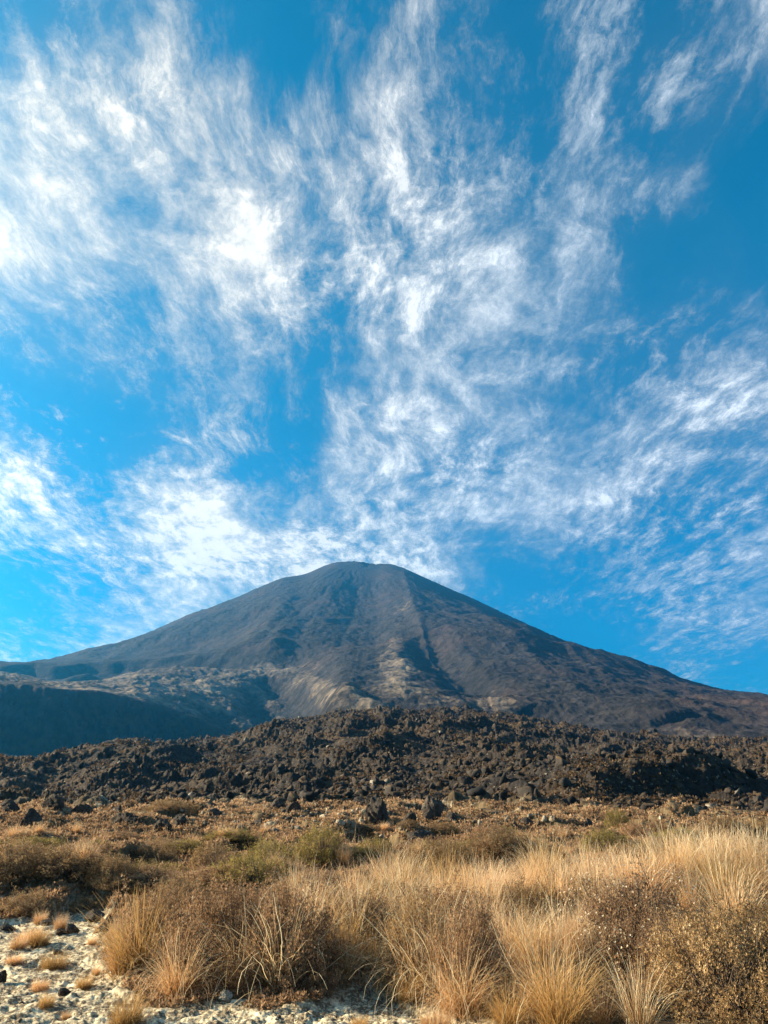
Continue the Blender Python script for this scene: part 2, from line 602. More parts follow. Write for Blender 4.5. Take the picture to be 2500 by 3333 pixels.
def line_dist(x, y, pts):
    """distance to a polyline, side (+ right of its direction) and place along it 0..1"""
    best = np.full(x.shape, 1e9)
    side = np.zeros(x.shape)
    along = np.zeros(x.shape)
    n = len(pts) - 1
    for i in range(n):
        (x1, y1), (x2, y2) = pts[i], pts[i + 1]
        dx, dy = x2 - x1, y2 - y1
        L2 = dx * dx + dy * dy
        t = np.clip(((x - x1) * dx + (y - y1) * dy) / L2, 0, 1)
        ex, ey = x - x1 - t * dx, y - y1 - t * dy
        q = np.hypot(ex, ey)
        m = q < best
        best = np.where(m, q, best)
        side = np.where(m, np.sign(ex * dy - ey * dx), side)
        along = np.where(m, (i + t) / n, along)
    return best, side, along


def mountain_material():
    m, N = mat_new("volcano_scree")
    P = N.new('ShaderNodeNewGeometry').outputs['Position']
    n1 = N.noise(P, 0.012, 10.0, 0.66)
    n2 = N.noise(P, 0.085, 7.0, 0.68)
    n3 = N.noise(P, 0.0035, 5.0, 0.55)
    # scree streaks that run down the cone
    rel = N.v('SUBTRACT', P, (VC[0], VC[1], 0.0))
    s = N.new('ShaderNodeSeparateXYZ', {0: rel}).outputs
    th = N.m('ARCTAN2', s[0], N.m('MULTIPLY', s[1], -1.0))
    rr = N.v('LENGTH', N.v('MULTIPLY', rel, (1, 1, 0)))
    sv = N.new('ShaderNodeCombineXYZ', {0: N.m('MULTIPLY', th, 26.0), 1: N.m('MULTIPLY', rr, 0.0022), 2: N.m('MULTIPLY', n1, 1.4)}).outputs[0]
    st = N.noise(sv, 1.6, 8.0, 0.66)
    base = N.mix(N.rng(N.m('MULTIPLY_ADD', n2, .6, N.m('MULTIPLY', st, .4)), .41, .60), (0.011, 0.010, 0.011), (0.043, 0.037, 0.036))
    red = N.m('MULTIPLY', N.rng(n3, .46, .62), N.rng(n1, .40, .62))
    base = N.mix(N.m('MULTIPLY', red, .75), base, (0.066, 0.042, 0.036))
    tan = attr(N, 'tan')
    tn = N.rng(N.m('ADD', N.m('MULTIPLY_ADD', n2, .55, N.m('MULTIPLY', n1, .45)), N.m('MULTIPLY_ADD', tan, .5, -.5)), .36, .62)
    base = N.mix(N.m('MULTIPLY', tn, N.rng(tan, 0, .25)), base, N.mix(N.rng(n1, .4, .62), (0.120, 0.092, 0.070), (0.27, 0.21, 0.152)))
    dark = N.rng(N.noise(P, 0.05, 6.0, 0.7), .60, .66)
    base = N.mix(N.m('MULTIPLY', dark, .6), base, (0.035, 0.031, 0.030))
    base = N.mix(N.m('MULTIPLY', attr(N, 'painted_shade'), N.rng(n2, .42, .58, 1.0, .25)), base, (0.010, 0.010, 0.012))  # near-black mixed in as painted shade
    bump = N.new('ShaderNodeBump', {'Strength': 0.6, 'Distance': 9.0, 'Height': N.m('MULTIPLY_ADD', n2, .8, N.m('MULTIPLY', st, .5))})
    return finish(m, N, base, 0.95, bump.outputs[0], 0.1)


def build_mountain():
    na, nd = 900, 760
    half = 42
    az = np.radians(np.linspace(-half, half, na))
    d = 440 * (4600 / 440) ** (np.arange(nd) / (nd - 1))
    D, A = np.meshgrid(d, az, indexing='ij')
    X, Y = D * np.sin(A), D * np.cos(A)
    rx, ry = X - VC[0], Y - VC[1]
    r = np.hypot(rx, ry)
    th = np.arctan2(rx, -ry)
    z = cone(X, Y)
    tan = np.zeros_like(z)
    # ribs and gullies that widen downhill
    e1 = sstep(120, 520, r)
    tw = th + .10 * fbm(X / 420, Y / 420, 3, 81)
    rib = ridged(tw * 7.0, r / 1400, 4, 83) - .6
    z = z + e1 * sstep(2600, 1100, r) * rib * 2.5
    fine = fbm(tw * 34, r / 520, 5, 85, .58)
    z = z + e1 * sstep(3000, 1500, r) * fine * 1.5
    # blocky flows on the flanks
    fl = fbm(X / 210, Y / 210, 5, 87, .52)
    z = z + sstep(500, 1300, r) * (8 * fl + 5 * (ridged(X / 120, Y / 120, 3, 88) - .5)) * .7
    z = z + (1.6 * ridged(X / 33, Y / 33, 5, 89, .65) + 2.2 * np.maximum(0, fbm(X / 60, Y / 60, 5, 90, .6) - .1)) * sstep(150, 700, r)

    def ridge(pts, h, wl, wr, taper=True, t=0.0, tw=60):
        nonlocal z, tan
        q, s, u = line_dist(X, Y, [on_cone(*p) for p in pts])
        q = q + 7 * fbm(X / 60, Y / 60, 3, 91)
        w = np.where(s > 0, wr, wl)
        f = np.exp(-np.maximum(q, 0) / w * 1.2) if h > 0 else np.exp(-(q / w) ** 2)
        e = np.sin(np.pi * np.clip(u * .94 + .03, 0, 1)) ** .5 if taper else 1
        z = z + h * f * e
        if t:
            tan = tan + t * np.exp(-(q / tw) ** 2) * e

    # the big shadowed rib right of the centre with its gully
    ridge([(872, 1245), (885, 1300), (905, 1370), (925, 1420), (985, 1475), (1045, 1512)], 26, 150, 34)
    ridge([(915, 1375), (945, 1430), (1000, 1475), (1060, 1512)], -26, 30, 30)
    ridge([(735, 1240), (770, 1290), (775, 1335), (740, 1390)], 5, 90, 30)
    ridge([(905, 1240), (960, 1330), (1060, 1420), (1180, 1480)], 6, 90, 40)
    ridge([(1010, 1330), (1130, 1430), (1280, 1520)], 8, 90, 36)
    ridge([(1120, 1360), (1260, 1450), (1420, 1520)], 8, 80, 36)
    ridge([(700, 1262), (640, 1340), (560, 1420)], 5, 60, 40)
    ridge([(640, 1300), (540, 1380), (470, 1430)], 6, 60, 40)
    # warm scree under the summit and round the foot
    for (px, py, w, a) in [(1000, 1420, 0, 0)]:
        pass
    for (px, py, sx, sy, a) in [(850, 1430, 190, 330, .48), (868, 1330, 60, 260, .70), (720, 1500, 260, 200, .25), (960, 1510, 160, 160, .25),
                                (1270, 1545, 260, 200, .30), (660, 1245, 60, 110, .45), (1420, 1560, 260, 160, .35),
                                (480, 1430, 130, 160, .40), (790, 1228, 60, 50, .55)]:
        cx, cy = on_cone(px, py)
        tan = tan + a * np.exp(-((X - cx) / sx) ** 2 - ((Y - cy) / sy) ** 2)
    tan = tan + .10 * sstep(1200, 1900, r)

    # summit: a shallow crater with a broken rim
    z = z - 26 * sstep(75, 20, r)
    z = z + 5 * fbm(X / 28, Y / 28, 4, 107) * sstep(260, 60, r)

    # hold the skyline: scale each sight line's heights so that its highest point stands where it should
    tgt = np.tan(skyline_el(az, SKYLINE))
    for _ in range(3):
        slope = (z - EYE) / D
        far = D > 1700
        now = np.where(far, slope, -1).max(0)
        k = tgt / np.maximum(now, 1e-3)
        k = np.convolve(np.pad(k, 12, mode='edge'), np.hanning(27)[1:-1] / np.hanning(27).sum(), 'valid')
        kk = sstep(700, 1700, D)
        z = EYE + (z - EYE) * (1 + (k[None, :] - 1) * kk)
    # the terrace on the left: a sloping bench that ends in a high shaded cliff towards the camera
    azp = lambda px, py: float(px_azel(px * K, py * K)[0])
    edge = [(-300, 1478), (-100, 1474), (60, 1478), (128, 1488), (210, 1492), (300, 1513), (400, 1547), (445, 1563), (480, 1575), (540, 1604), (640, 1640), (760, 1680)]
    el_e = skyline_el(A, edge)
    back = [(-300, 1440), (0, 1455), (130, 1478), (220, 1475), (300, 1452), (380, 1443), (480, 1450), (590, 1455), (700, 1476), (820, 1530), (900, 1560)]
    el_b = skyline_el(A, back)
    De = 810 + 420 * (A + .47) + 30 * gnoise(A * 9, A * 0, 101) + 20 * fbm(X / 34, Y / 34, 5, 102, .6)
    Db = 1330.0
    t = np.clip((D - De) / (Db - De), 0, 1)
    top = EYE + D * np.tan(el_e + (el_b - el_e) * t)
    top = top + (5 * fbm(X / 95, Y / 95, 5, 103, .55) + 1.8 * ridged(X / 17, Y / 17, 4, 109, .6)) * sstep(0, .12, t)
    fall = sstep(De - 75, De, D)
    hid = sstep(azp(760, 1500), azp(560, 1500), A)                       # fades into the scree on the right
    behind = sstep(Db + 150, Db, D)
    foot = 30 + 0 * D
    face = foot + (top - foot) * (fall ** .9) - 11 * np.abs(fbm(X / 30, Y / 120, 5, 104, .6)) * fall * (1 - fall) * 4
    terr = np.where(D < De, face, top)
    wgt = hid * behind
    z = z * (1 - wgt) + terr * wgt
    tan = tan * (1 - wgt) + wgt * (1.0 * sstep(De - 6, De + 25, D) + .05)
    dark = wgt * sstep(De + 10, De - 30, D)  # cliff face coloured dark for its shade
    # slope behind the terrace, under the left shoulder; its shade is painted dark
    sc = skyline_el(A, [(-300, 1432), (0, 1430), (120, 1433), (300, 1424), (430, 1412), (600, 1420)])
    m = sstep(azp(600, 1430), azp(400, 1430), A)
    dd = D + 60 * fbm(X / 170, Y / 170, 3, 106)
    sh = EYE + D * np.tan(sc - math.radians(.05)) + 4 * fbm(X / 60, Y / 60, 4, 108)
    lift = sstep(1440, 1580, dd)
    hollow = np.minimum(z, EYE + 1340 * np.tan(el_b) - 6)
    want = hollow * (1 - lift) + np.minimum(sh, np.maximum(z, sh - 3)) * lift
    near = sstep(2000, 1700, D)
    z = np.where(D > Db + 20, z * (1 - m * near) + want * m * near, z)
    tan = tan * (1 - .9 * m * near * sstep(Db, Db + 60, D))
    dark = np.maximum(dark, m * sstep(Db, Db + 60, D) * sstep(1900, 1560, dd))  # shade of this slope put into its colour
    dark = np.maximum(dark, 1.0 * sstep(.24, .42, th - .10 * np.clip((r - 700) / 900, 0, 1) + .05 * fbm(X / 150, Y / 400, 3, 120)) * sstep(150, 300, r) * sstep(2000, 1300, r))  # right flank's shade painted into the rock colour
    # meet the lava flow's back
    z = z * sstep(430, 760, D) + (8 + 0.0 * D) * (1 - sstep(430, 760, D))

    # a pale levee and its channel, shade painted dark in it, running down from the terrace to the lava
    def seen(px, py):
        x, y, zz = px_dir(px * K, py * K)
        i = int(np.argmin(np.abs(az - math.atan2(x, y))))
        j = int(np.argmax((z[:, i] - EYE) / D[:, i] > zz / math.hypot(x, y)))
        return float(X[j, i]), float(Y[j, i])

    def levee(pts, h, w, t=0.0, tw=10, b=0.0):
        nonlocal z, tan, dark
        q, s, u = line_dist(X, Y, [seen(*c) for c in pts])
        q = q + 3 * fbm(X / 30, Y / 30, 3, 131)
        e = sstep(0, .06, u) * sstep(1, .94, u)
        z = z + h * np.exp(-(q / w) ** 2) * e
        tan = np.clip(tan, 0, 1) + t * np.exp(-(q / tw) ** 2) * e * (.7 + .5 * fbm(X / 25, Y / 25, 3, 133))
        dark = np.maximum(dark, b * np.exp(-(q / tw) ** 2) * e)  # gullies and channels darkened in colour to stand for shade
    levee([(588, 1457), (625, 1470), (665, 1484), (705, 1503), (750, 1520), (800, 1536), (850, 1550)], 9, 17, .8, 15)
    levee([(560, 1463), (600, 1484), (650, 1512), (700, 1540)], -8, 22, 0, 20, .7)
    levee([(545, 1490), (560, 1530), (575, 1575)], -7, 20, 0, 18, .6)
    levee([(455, 1525), (470, 1545), (480, 1572)], -12, 30, 0, 26, .8)
    levee([(905, 1372), (920, 1415), (950, 1450), (995, 1478), (1045, 1510)], -6, 24, 0, 22, .5)
    levee([(765, 1262), (775, 1300), (772, 1335)], -7, 26, 0, 24, .55)
    levee([(640, 1310), (600, 1345), (560, 1395)], -5, 24, 0, 22, .4)
    levee([(1130, 1530), (1180, 1545), (1230, 1575)], -5, 18, 0, 16, .5)
    levee([(1425, 1530), (1440, 1550), (1460, 1560)], 8, 22, 0, 20, .6)
    levee([(860, 1380), (858, 1430), (862, 1480), (880, 1520)], 4, 26, .5, 30)
    tan = tan * (1 - .6 * np.clip(dark, 0, 1))
    # little knobs stay sharp on the skyline by themselves
    me = mesh_from("mountain", np.stack([X, Y, z], -1), grid_faces(nd, na)[:, ::-1], attrs={'tan': np.clip(tan, 0, 1), 'painted_shade': np.clip(dark, 0, 1)})
    o = link("mountain", me, mountain_material())
    o['kind'] = 'structure'


build_mountain()


# ------------------------------------------------------------------ placing by sight line
def at(px, py):
    """ground point under a picture point (1659 wide view) and metres per picture pixel there"""
    x, y, z = (float(v) for v in px_dir(px * K, py * K))
    h = math.hypot(x, y)
    d = 4.0 * (430 / 4.0) ** (np.arange(1600) / 1599.0)
    gz = ground_parts(x / h * d, y / h * d)[0]
    below = np.nonzero(EYE + d * z / h < gz)[0]
    dd = d[below[0]] if len(below) else 60.0
    gx, gy = x / h * dd, y / h * dd
    return Vector((gx, gy, float(ground_parts(np.array([gx]), np.array([gy]))[0][0]))), K * math.hypot(dd, 0.8) / FOCAL


# ------------------------------------------------------------------ plant materials
def grass_material(name, low, mid, tip, alt):
    m, N = mat_new(name)
    t, r = attr(N, 't'), attr(N, 'tone')
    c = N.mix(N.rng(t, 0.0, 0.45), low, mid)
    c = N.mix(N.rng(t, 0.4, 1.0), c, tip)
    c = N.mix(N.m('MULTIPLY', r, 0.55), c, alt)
    rnd = N.new('ShaderNodeObjectInfo').outputs['Random']
    c = N.v('SCALE', c, scale=N.m('MULTIPLY_ADD', rnd, .35, .82))
    return finish(m, N, c, 0.55, None, 0.3, 0.42)


def heath_material(name, dark, mid, light, fleck):
    m, N = mat_new(name)
    r = attr(N, 'tone')
    c = N.mix(N.rng(r, 0.0, 0.5), dark, mid)
    c = N.mix(N.rng(r, 0.5, 0.93), c, light)
    c = N.mix(N.rng(r, 0.955, 0.975), c, fleck)
    rnd = N.new('ShaderNodeObjectInfo').outputs['Random']
    c = N.v('SCALE', c, scale=N.m('MULTIPLY_ADD', rnd, .3, .85))
    return finish(m, N, c, 0.7, None, 0.25, 0.38)


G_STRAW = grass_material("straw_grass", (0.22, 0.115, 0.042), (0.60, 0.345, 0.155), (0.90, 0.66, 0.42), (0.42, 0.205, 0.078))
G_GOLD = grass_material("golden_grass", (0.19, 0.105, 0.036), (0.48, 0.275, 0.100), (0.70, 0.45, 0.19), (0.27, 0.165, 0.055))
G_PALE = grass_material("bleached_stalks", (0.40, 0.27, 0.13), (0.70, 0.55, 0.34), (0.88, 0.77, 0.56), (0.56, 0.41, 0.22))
H_PINK = heath_material("dusky_heath", (0.095, 0.052, 0.027), (0.34, 0.200, 0.105), (0.58, 0.365, 0.205), (0.72, 0.56, 0.38))
H_FLOWER = heath_material("flowering_heath", (0.080, 0.047, 0.028), (0.25, 0.150, 0.085), (0.46, 0.30, 0.18), (0.76, 0.66, 0.50))
H_GOLD = heath_material("golden_heath", (0.095, 0.058, 0.026), (0.33, 0.208, 0.098), (0.55, 0.375, 0.195), (0.70, 0.53, 0.33))
H_OLIVE = heath_material("olive_heath", (0.085, 0.066, 0.020), (0.29, 0.220, 0.064), (0.48, 0.370, 0.115), (0.56, 0.45, 0.18))
H_BROWN = heath_material("brown_heath", (0.080, 0.048, 0.024), (0.28, 0.176, 0.086), (0.48, 0.320, 0.160), (0.62, 0.46, 0.28))
H_LIGHT = heath_material("tan_heath", (0.120, 0.070, 0.036), (0.42, 0.255, 0.132), (0.64, 0.42, 0.24), (0.72, 0.55, 0.33))
_m, _N = mat_new("twigs")
TWIG = finish(_m, _N, _N.mix(_N.noise(_N.new('ShaderNodeNewGeometry').outputs['Position'], 20.0), (0.060, 0.042, 0.032), (0.20, 0.150, 0.115)), 0.9)


# ------------------------------------------------------------------ grass
def blades(rng, n, base_r, L, lean, bend, width, segs=6, wind=0.10, lmin=.55, out=1.0):
    """arching ribbons; returns vertices, quads, t, tone"""
    a = rng.uniform(0, 2 * np.pi, n)
    rr = base_r * np.sqrt(rng.uniform(0, 1, n))
    bx, by = rr * np.cos(a), rr * np.sin(a)
    phi = a + rng.normal(0, .55, n)
    al = np.radians(np.abs(rng.normal(lean, lean * .6, n))) * (0.35 + .65 * out * rr / max(base_r, 1e-6))
    ln = L * rng.uniform(lmin, 1.0, n)
    bd = np.radians(bend) * rng.uniform(0.2, 1.3, n) ** 1.5
    w = width * rng.uniform(.7, 1.2, n)
    tw = rng.uniform(0, np.pi, n)
    s = np.linspace(0, 1, segs + 1)
    p = np.zeros((n, segs + 1, 3))
    p[:, 0, 0], p[:, 0, 1], p[:, 0, 2] = bx, by, -0.03
    kink = rng.normal(0, .22, (n, segs + 1)).cumsum(1) * .6
    wave = rng.normal(0, .10, (n, segs + 1)).cumsum(1)
    for i in range(1, segs + 1):
        ang = al + bd * s[i] ** 1.7 + wave[:, i]
        ph = phi + kink[:, i]
        st = (ln / segs)[:, None]
        d = np.stack([np.sin(ang) * np.cos(ph) + wind * s[i], np.sin(ang) * np.sin(ph) - wind * .3 * s[i], np.cos(ang)], 1)
        p[:, i] = p[:, i - 1] + d * st
    side = np.stack([np.cos(tw), np.sin(tw), 0 * tw], 1)[:, None, :]
    wid = (w[:, None] * (1 - .82 * s[None, :] ** 1.3) * .5)[..., None]
    v = np.stack([p - side * wid, p + side * wid], 2)          # n, segs+1, 2, 3
    k = (segs + 1) * 2
    b = (np.arange(n) * k)[:, None]
    i = np.arange(segs)[None, :] * 2
    f = np.stack([b + i, b + i + 1, b + i + 3, b + i + 2], -1).reshape(-1, 4)
    t = np.broadcast_to(s[None, :, None], (n, segs + 1, 2)).reshape(-1)
    tone = np.repeat(rng.uniform(0, 1, n) ** 1.5, k)
    return v.reshape(-1, 3), f, t, tone


def join_geo(parts):
    vs, fs, ts, ns = [], [], [], []
    o = 0
    for v, f, t, n in parts:
        vs.append(v)
        fs.append(f + o)
        ts.append(t)
        ns.append(n)
        o += len(v)
    return np.concatenate(vs), np.concatenate(fs), np.concatenate(ts), np.concatenate(ns)


def geo_mesh(name, g):
    return mesh_from(name, g[0], g[1], attrs={'t': g[2], 'tone': g[3]}, smooth=False)


def tussock_mesh(seed, kind):
    """unit tussock, about one metre tall"""
    rng = np.random.default_rng(seed)
    if kind == 'tall':          # upright sheaf with nodding tips
        g = join_geo([blades(rng, 400, .17, 1.05, 13, 66, .0078, 7, .10, .35), blades(rng, 200, .20, .6, 28, 80, .0074, 5, .05, .3), blades(rng, 160, .24, .32, 50, 95, .009, 4, .0, .3)])
    elif kind == 'arching':     # fountain
        g = join_geo([blades(rng, 380, .20, 1.15, 25, 112, .0078, 8, .06, .35), blades(rng, 240, .22, .65, 36, 95, .0074, 5, .03, .3), blades(rng, 200, .26, .36, 55, 100, .009, 4, .0, .3)])
    elif kind == 'low':         # dense small cushion of stiff blades
        g = join_geo([blades(rng, 560, .40, 1.05, 30, 55, .016, 5, .05, .3), blades(rng, 300, .50, .7, 55, 60, .016, 4, .0, .3), blades(rng, 120, .62, .4, 70, 60, .018, 4, .0, .3)])
    else:                       # thin
        g = join_geo([blades(rng, 150, .12, 1.0, 14, 55, .0065, 7, .14, .5)])
    return geo_mesh("blades", g)


def stalk_mesh(seed, n, spread, bend, L=1.2):
    rng = np.random.default_rng(seed)
    return geo_mesh("stalks", blades(rng, n, .12, L, spread, bend, .0105, 9, .10, .55))


# ------------------------------------------------------------------ heath bushes
def leaf_quads(rng, pos, axis, n_leaf, length, width, open_deg):
    """a whorl of narrow leaves at every position"""
    n = len(pos)
    axis = axis / np.linalg.norm(axis, axis=1, keepdims=True)
    ref = np.where(np.abs(axis[:, 2:3]) < .9, np.array([[0, 0, 1.0]]), np.array([[1.0, 0, 0]]))
    e1 = np.cross(axis, ref)
    e1 /= np.linalg.norm(e1, axis=1, keepdims=True)
    e2 = np.cross(axis, e1)
    ang = rng.uniform(0, 2 * np.pi, (n, 1)) + np.arange(n_leaf)[None] * (2 * np.pi / n_leaf) + rng.normal(0, .3, (n, n_leaf))
    op = np.radians(rng.normal(open_deg, 14, (n, n_leaf)))
    rad = e1[:, None] * np.cos(ang)[..., None] + e2[:, None] * np.sin(ang)[..., None]
    d = axis[:, None] * np.cos(op)[..., None] + rad * np.sin(op)[..., None]
    sd = -e1[:, None] * np.sin(ang)[..., None] + e2[:, None] * np.cos(ang)[..., None]
    ln = (length * rng.uniform(.7, 1.25, (n, n_leaf)))[..., None]
    w = width
    p = np.broadcast_to(pos[:, None], d.shape)
    v = np.stack([p, p + d * ln * .5 + sd * w * .5, p + d * ln, p + d * ln * .5 - sd * w * .5], 2).reshape(-1, 3)
    f = np.arange(n * n_leaf * 4).reshape(-1, 4)
    return v, f


def bush_shape(seed, u):
    """radius factor of the lumpy dome in direction u"""
    a = np.arctan2(u[:, 1], u[:, 0])
    return 1 + .16 * fbm(np.cos(a) * 1.3 + seed * 3.1, np.sin(a) * 1.3 + u[:, 2] * 1.4, 3, 400 + seed) + \
        .10 * fbm(np.cos(a) * 4 + u[:, 2], np.sin(a) * 4 - u[:, 2] * 3 + seed, 2, 430 + seed)


def bush_meshes(seed, tips=680, per=20, leaf=.030, width=.0085, flat=1.0):
    """foliage and stems of a unit bush: about one metre across the half and one metre high"""
    rng = np.random.default_rng(900 + seed)
    n = tips
    cz = rng.uniform(-.04, 1, n)
    a = rng.uniform(0, 2 * np.pi, n)
    s = np.sqrt(np.clip(1 - cz * cz, 0, 1))
    u = np.stack([s * np.cos(a), s * np.sin(a), cz], 1)
    R = bush_shape(seed, u) * (1 - .30 * rng.uniform(0, 1, n) ** 2.2)
    stray = rng.uniform(0, 1, n) < .10
    stray[:110] |= rng.uniform(0, 1, 110) < .30
    R = np.where(stray, R * rng.uniform(1.05, 1.32, n), R)
    tip = u * R[:, None]
    tip[:, 2] = np.maximum(tip[:, 2], .02)
    ax = u * .75 + np.array([0, 0, .65]) + rng.normal(0, .16, (n, 3))
    k = per
    pos = np.repeat(tip, k, 0) + rng.normal(0, .045, (n * k, 3)) + np.repeat(ax, k, 0) * rng.uniform(-.11, .03, (n * k, 1))
    axx = np.repeat(ax, k, 0) + rng.normal(0, .45, (n * k, 3))
    size = np.repeat(rng.uniform(.55, 1.45, n) * np.where(stray, .8, 1), k)
    v, f = leaf_quads(rng, pos, axx, 5, leaf * size[:, None], width * size[:, None, None], 42)
    tone = np.repeat(np.clip(np.repeat(rng.uniform(0, .75, n), k) + rng.uniform(-.15, .30, n * k), 0, 1), 20)
    fol = mesh_from("foliage", v, f, attrs={'tone': tone, 't': tone}, smooth=False)
    # stems: crooked three-sided rods from the root to some of the tips
    m = min(n, 240)
    root = rng.normal(0, .16, (m, 3)) * np.array([1, 1, 0])
    root[:, 2] = -.05
    end = tip[:m] * rng.uniform(.97, 1.06, (m, 1))
    mid = root * .45 + end * .55 + rng.normal(0, .07, (m, 3))
    mid[:, 2] *= .8
    path = np.stack([root, (root + mid) / 2 + rng.normal(0, .03, (m, 3)), mid, (mid + end) / 2 + rng.normal(0, .03, (m, 3)), end], 1)
    rad = np.array([.016, .013, .010, .007, .004])
    ring = np.array([[1, 0, 0], [-.5, .87, .2], [-.5, -.87, -.2]])
    vv = path[:, :, None, :] + ring[None, None] * rad[None, :, None, None]
    fs = []
    for i in range(4):
        for j in range(3):
            fs.append([i * 3 + j, i * 3 + (j + 1) % 3, (i + 1) * 3 + (j + 1) % 3, (i + 1) * 3 + j])
    fs = (np.arange(m)[:, None, None] * 15 + np.array(fs)[None]).reshape(-1, 4)
    stem = mesh_from("stems", vv.reshape(-1, 3), fs)
    stem.materials.append(TWIG)
    return fol, stem


BUSH = [bush_meshes(i) for i in range(5)]
LOWBUSH = [bush_meshes(20 + i, 460, 14, .036, .011) for i in range(3)]
TALL = [tussock_mesh(100 + i, 'tall') for i in range(5)]
ARCH = [tussock_mesh(120 + i, 'arching') for i in range(4)]
LOW = [tussock_mesh(140 + i, 'low') for i in range(4)]
THIN = [tussock_mesh(160 + i, 'thin') for i in range(3)]
STALK = [stalk_mesh(180 + i, 70, 20, 75) for i in range(3)]
STALK_ARCH = [stalk_mesh(190 + i, 90, 34, 115, 1.3) for i in range(3)]
prng = random.Random(7)


def with_mat(me, mat):
    """one shared mesh per material"""
    key = me.name + mat.name
    c = with_mat.cache.get(key)
    if c is None:
        c = me.copy()
        c.materials.clear()
        c.materials.append(mat)
        with_mat.cache[key] = c
    return c


with_mat.cache = {}


def thing(name, loc, label, cat, group=None, rot=0.0):
    o = bpy.data.objects.new(name, None)
    o.empty_display_size = .2
    scene.collection.objects.link(o)
    o.location = loc
    o.rotation_euler[2] = rot
    o['label'] = label
    o['category'] = cat
    if group:
        o['group'] = group
    return o


def put_bush(px, py, w, h, mat, label, group=None, pool=BUSH, depth=.85, name="heath_bush"):
    p, k = at(px, py)
    rx, hz = w * k / 2, h * k
    c = p + Vector((p.x, p.y, 0)).normalized() * rx * depth * 1.12
    c.z = float(ground_parts(np.array([c.x]), np.array([c.y]))[0][0]) - .03
    root = thing(name, c, label, "bush" if name == "heath_bush" else "shrub", group, prng.uniform(0, 6.28))
    fol, stem = prng.choice(pool)
    f = link("foliage", with_mat(fol, mat), None, root)
    s = link("stems", stem, None, root)
    for o in (f, s):
        o.scale = (rx, rx * prng.uniform(.85, 1.05) * depth / .85, hz)
    return root


_m, _N = mat_new("white_flowers")
FLOWER = finish(_m, _N, (0.66, 0.55, 0.42, 1), 0.6, None, 0.3, 0.3)


def flower_mesh(seed, n=240):
    rng = np.random.default_rng(seed)
    cz = rng.uniform(.25, 1, n)
    a = rng.uniform(0, 2 * np.pi, n)
    s = np.sqrt(1 - cz * cz)
    u = np.stack([s * np.cos(a), s * np.sin(a), cz], 1)
    pos = u * (bush_shape(0, u) * rng.uniform(.86, .97, n))[:, None]
    v, f = leaf_quads(rng, pos, u + rng.normal(0, .3, (n, 3)), 6, .014, .009, 62)
    return mesh_from("flowers", v, f, smooth=False)


def put_tussock(px, py, h, label, kind='tall', mat=None, group=None, stalks=None, wide=1.0, behind=0.0):
    p, k = at(px, py)
    hh = h * k
    c = p + Vector((p.x, p.y, 0)).normalized() * behind
    if behind:
        c.z = float(ground_parts(np.array([c.x]), np.array([c.y]))[0][0])
    pool = {'tall': TALL, 'arching': ARCH, 'low': LOW, 'thin': THIN}[kind]
    root = thing("grass_tussock", c, label, "grass tussock", group, prng.uniform(0, 6.28))
    b = link("blades", with_mat(prng.choice(pool), mat or G_STRAW), None, root)
    wide *= prng.uniform(.82, 1.2)
    b.scale = (hh * wide, hh * wide * prng.uniform(.75, 1.1), hh)
    if stalks:
        s = link("stalks", with_mat(prng.choice(STALK_ARCH if stalks == 'arch' else STALK), G_PALE), None, root)
        s.scale = (hh * wide, hh * wide, hh)
    return root


# ------------------------------------------------------------------ the thicket in front, plant by plant
put_bush(470, 2152, 270, 172, H_PINK, "broad dusky pink heath bush at the left of the front thicket, over the bare gravel")
put_bush(610, 2152, 240, 168, H_PINK, "shaded brown heath bush next to the pale stone on the gravel edge")
put_bush(335, 2100, 170, 126, H_PINK, "dark heath bush tucked behind the golden tussock at the thicket's left end")
put_bush(545, 2060, 260, 92, H_PINK, "pinkish heath bush behind the front row, just left of the tall straw sheaf")
put_bush(400, 2010, 190, 76, H_BROWN, "low brown heath bush at the back left of the front thicket")
put_bush(770, 2082, 230, 101, H_BROWN, "brown heath bush overhanging the dark hollow in the middle of the front thicket")
put_bush(700, 2060, 240, 92, H_PINK, "heath bush half buried in straw grass above the dark hollow")
put_bush(905, 2149, 165, 164, H_GOLD, "golden brown heath bush draped with arching grass right of the dark hollow")
put_bush(1030, 2190, 150, 168, H_PINK, "narrow heath bush on the right of the tall dark gap")
put_bush(980, 2075, 250, 97, H_PINK, "pinkish heath bush capping the tall dark gap")
put_bush(840, 2020, 220, 71, H_BROWN, "brown heath bush between the straw sheaves in the thicket's middle")
put_bush(1130, 2040, 240, 84, H_BROWN, "heath bush behind the big bleached tussock")
flowering = put_bush(1385, 2120, 300, 147, H_FLOWER, "dark heath bush dotted with small white flowers", None, [BUSH[0]])
_fl = link("flowers", flower_mesh(77), FLOWER, flowering)
_fl.scale = flowering.children[0].scale
put_bush(1480, 2150, 170, 126, H_FLOWER, "shadowed heath bush between the white-flowered one and the golden corner bush")
put_bush(1290, 2215, 180, 76, H_BROWN, "small brown heath bush at the bottom edge beside the black hollow")
put_bush(1600, 2235, 330, 181, H_GOLD, "large golden brown heath bush filling the bottom right corner")
put_bush(1660, 2110, 170, 101, H_GOLD, "golden heath bush rising behind the corner bush at the right edge")
put_bush(1255, 2000, 260, 71, H_BROWN, "brown heath bush under the bright straw sheaves right of centre")
put_bush(1420, 1985, 260, 71, H_PINK, "dusky heath bush between the flowering bush and the tall grass behind")
put_bush(1580, 1990, 240, 84, H_PINK, "dusky heath bush at the right under the tallest grass")
put_bush(1650, 1960, 160, 76, H_BROWN, "brown heath bush at the right edge under the tall grass")

